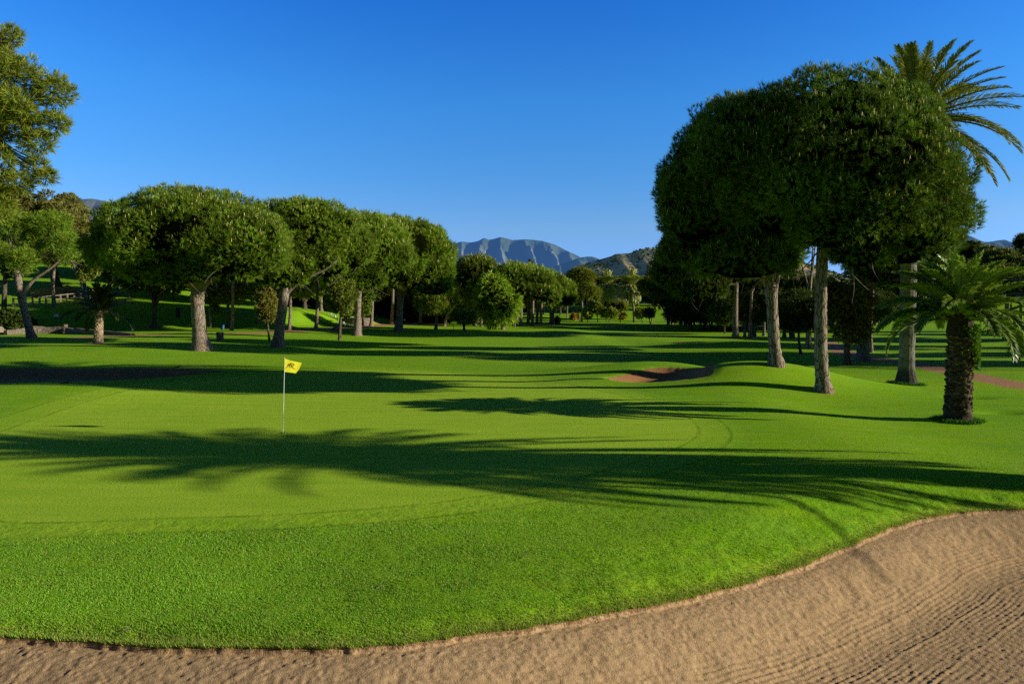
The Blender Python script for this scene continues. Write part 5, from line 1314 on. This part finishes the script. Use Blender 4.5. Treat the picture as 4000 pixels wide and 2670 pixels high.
# ------------------------------------------------------------------ far buildings and pylon
def house(name, label, px, py, Y, parts_, zbase=None, windows=()):
    k = Y/F_PX; X = (px-2000)*k; Z = ZC-(py-HZ)*k
    root = obj(name, None, loc=(X, Y, Z), label=label, cat='house')
    for nm, x0, x1, y0, y1, dy, mat in parts_:
        B = Buf(); B.box(((x0+x1)/2*k, dy, (y0+y1)/2*k), ((x1-x0)*k, 8+dy*.1, (y1-y0)*k)); part(root, nm, B, mat)
    for x, z in windows:
        B = Buf(); B.box((x*k, -4.1, z*k), (2.2*k, .3, 1.8*k)); part(root, 'window', B, 'glass')
house('villa', 'long white flat roofed villa on the wooded hill at the right', 3845, 982, 452,
      [('wall', -30, 2, -12, 3, 0, 'render'), ('upper_wall', 2, 30, -12, 14, 1.0, 'render'), ('upper_wall', -8, 6, 3, 10, .6, 'render'), ('roof', -31, 1.9, 3.0, 4.4, -.4, 'white'), ('roof', 2, 31, 14, 15.6, .5, 'white'), ('terrace', 4, 27, -12, 1, -1.6, 'render')],
      windows=[(-24, -2), (-16, -2), (-8, -2), (10, 8), (17, 8), (24, 8), (9, -4), (16, -4)])
house('house', 'small white house with a tiled roof peeping out left of the villa', 3757, 976, 455,
      [('wall', -9, 9, -12, 4, 0, 'render'), ('roof', -10, 10, 4.0, 7, -.3, 'tile')], windows=[(-4, 0), (4, 0)])
house('house', 'tiny pale house on the olive scrub hill above the second far palm', 2482, 1054, 1100,
      [('wall', -7, 6, -10, 4, 0, 'render'), ('roof', -8, 7, 4, 6, -.3, 'tile')], windows=[(-3, 0), (2, 0)])
for px, h, lb in [(3774, 24, 'leftmost of the three dark cypresses in front of the small pointed mountain'), (3783, 20, 'middle one of the three dark cypresses above the small white house'), (3788, 23, 'rightmost of the three dark cypresses beside the long villa')]:
    Y = 462; k = Y/F_PX; g = at(px, Y)[2]; pz = HZ-(g-ZC)/k; ty = 968-h+4
    tree('cypress_tree', lb, px, pz, [(px, (pz+ty)/2, 4.2, (pz-ty)/2, (pz-ty)/2, 0)], [(px, pz, 2), (px, pz-10, 1.5)], (.022, .036, .018), style='cypress', Y=Y, limbs=1, group='cypresses on the right skyline', bark='dark_bark')
def pylon():
    Y = 1180; k = Y/F_PX; X = (2549-2000)*k; zt = ZC-(1006-HZ)*k; zb = ZC-(1050-HZ)*k
    root = obj('electricity_pylon', None, loc=(X, Y, zb), label='lattice electricity pylon on the scrub hill left of the right pines', cat='pylon')
    H = zt-zb; B = Buf()
    for sx in (-1, 1):
        for sy in (-1, 1): B.tube([(sx*1.6, sy*1.6, -3), (sx*.35, sy*.35, H)], [.14, .10], 4)
    n = 9
    for i in range(n):
        z0, z1 = H*i/n, H*(i+1)/n; w0, w1 = 1.6-1.25*i/n, 1.6-1.25*(i+1)/n
        B.tube([(-w0, -w0, z0), (w1, -w1, z1)], [.08, .08], 4); B.tube([(w0, -w0, z0), (-w1, -w1, z1)], [.08, .08], 4)
    part(root, 'tower', B, 'metal')
    for z, w in ((.68, 3.4), (.80, 3.0), (.92, 2.4)):
        B = Buf(); B.tube([(-w, 0, H*z), (w, 0, H*z)], [.13, .13], 4); part(root, 'cross_arm', B, 'metal')
pylon()

# twigs and needles lying on the foreground grass
for i, (px, py, L, an, lb) in enumerate([(2588, 1998, .12, .9, 'dry twig on the grass left of the sand in the right foreground'), (497, 2470, .10, .5, 'dry twig on the grass near the left sand edge'), (1490, 2300, .14, .6, 'thin pine needle cluster on the grass in the middle foreground'), (2055, 2180, .13, .5, 'pale pine twig on the grass above the sand edge')]):
    X, Y, Z = hit(px, py); B = Buf(); B.tube([(-L*.5, 0, .015), (0, .01, .03), (L*.5, 0, .02)], [.004, .0045, .002], 5, col=(.35, .27, .16)); B.tube([(0, .01, .028), (L*.25, .05, .035)], [.003, .001], 4, col=(.35, .27, .16))
    o = obj('twig', B.mesh('twig', M['palm_bark']), loc=(X, Y, Z), label=lb, cat='twig'); o.rotation_euler = (0, 0, an)

# ------------------------------------------------------------------ light, sky, camera
w = bpy.data.worlds.new('World'); sc.world = w; w.use_nodes = True
nt = w.node_tree; nt.nodes.clear(); g = NT(nt)
sky = g.n('ShaderNodeTexSky', sky_type='NISHITA'); sky.sun_disc = False
sky.sun_elevation = SUN_EL; sky.sun_rotation = math.atan2(SUN[0], SUN[1])
sky.air_density = .6; sky.ozone_density = 3; sky.dust_density = .3
tc = g.n('ShaderNodeTexCoord').outputs['Generated']
sep = g.n('ShaderNodeSeparateXYZ'); g.link(tc, sep.inputs[0])
rp = g.n('ShaderNodeValToRGB'); g.link(sep.outputs[2], rp.inputs[0])
st = [(0.0, (.75, 1.1, 1.9)), (.036, (.85, 1.2, 2.0)), (.107, (1.2, 1.52, 1.74)), (.176, (.86, 1.68, 2.1)), (.274, (.62, 1.86, 2.62)), (.394, (.33, 1.6, 2.95)), (.48, (.15, .5, 1.0)), (.65, (.06, .12, .22)), (1.0, (.04, .09, .16))]
el = rp.color_ramp.elements
while len(el) < len(st): el.new(.5)
for e, (p, c) in zip(el, st): e.position = p; e.color = (*[x/4 for x in c], 1)
m1 = g.n('ShaderNodeVectorMath', operation='MULTIPLY'); g.link(sky.outputs[0], m1.inputs[0]); g.link(rp.outputs[0], m1.inputs[1])
m2 = g.n('ShaderNodeVectorMath', operation='SCALE'); g.link(m1.outputs[0], m2.inputs[0]); g.link(g.math('MULTIPLY', g.ramp(sep.outputs[1], -.35, .35, .20, .96), 4.0), m2.inputs['Scale'])
bg = g.n('ShaderNodeBackground'); g.link(m2.outputs[0], bg.inputs['Color']); bg.inputs['Strength'].default_value = .10
wo = g.n('ShaderNodeOutputWorld'); g.link(bg.outputs[0], wo.inputs[0])

sd = bpy.data.lights.new('sun', 'SUN'); sd.energy = 5.0; sd.angle = math.radians(.5); sd.color = (1.0, .96, .80)
so = bpy.data.objects.new('sun', sd); COL.objects.link(so)
so.rotation_euler = Vector(tuple(-SUNV)).to_track_quat('-Z', 'Y').to_euler(); so.location = (30, -10, 40)

cd = bpy.data.cameras.new('camera'); cam = bpy.data.objects.new('camera', cd); COL.objects.link(cam); sc.camera = cam
cd.sensor_width = 36; cd.sensor_fit = 'HORIZONTAL'; cd.lens = 36*F_PX/4000; cd.shift_y = -(1335-HZ)/4000
cam.location = (0, 0, ZC); cam.rotation_euler = (math.pi/2, 0, 0)
cd.clip_start = .1; cd.clip_end = 30000
sc.view_settings.view_transform = 'Standard'; sc.view_settings.look = 'None'; sc.view_settings.exposure = 0; sc.view_settings.gamma = 1
sc.cycles.use_denoising = False
sc.cycles.max_bounces = 6; sc.cycles.diffuse_bounces = 3; sc.cycles.transmission_bounces = 3
print('foliage triangles', BUDGET[0])
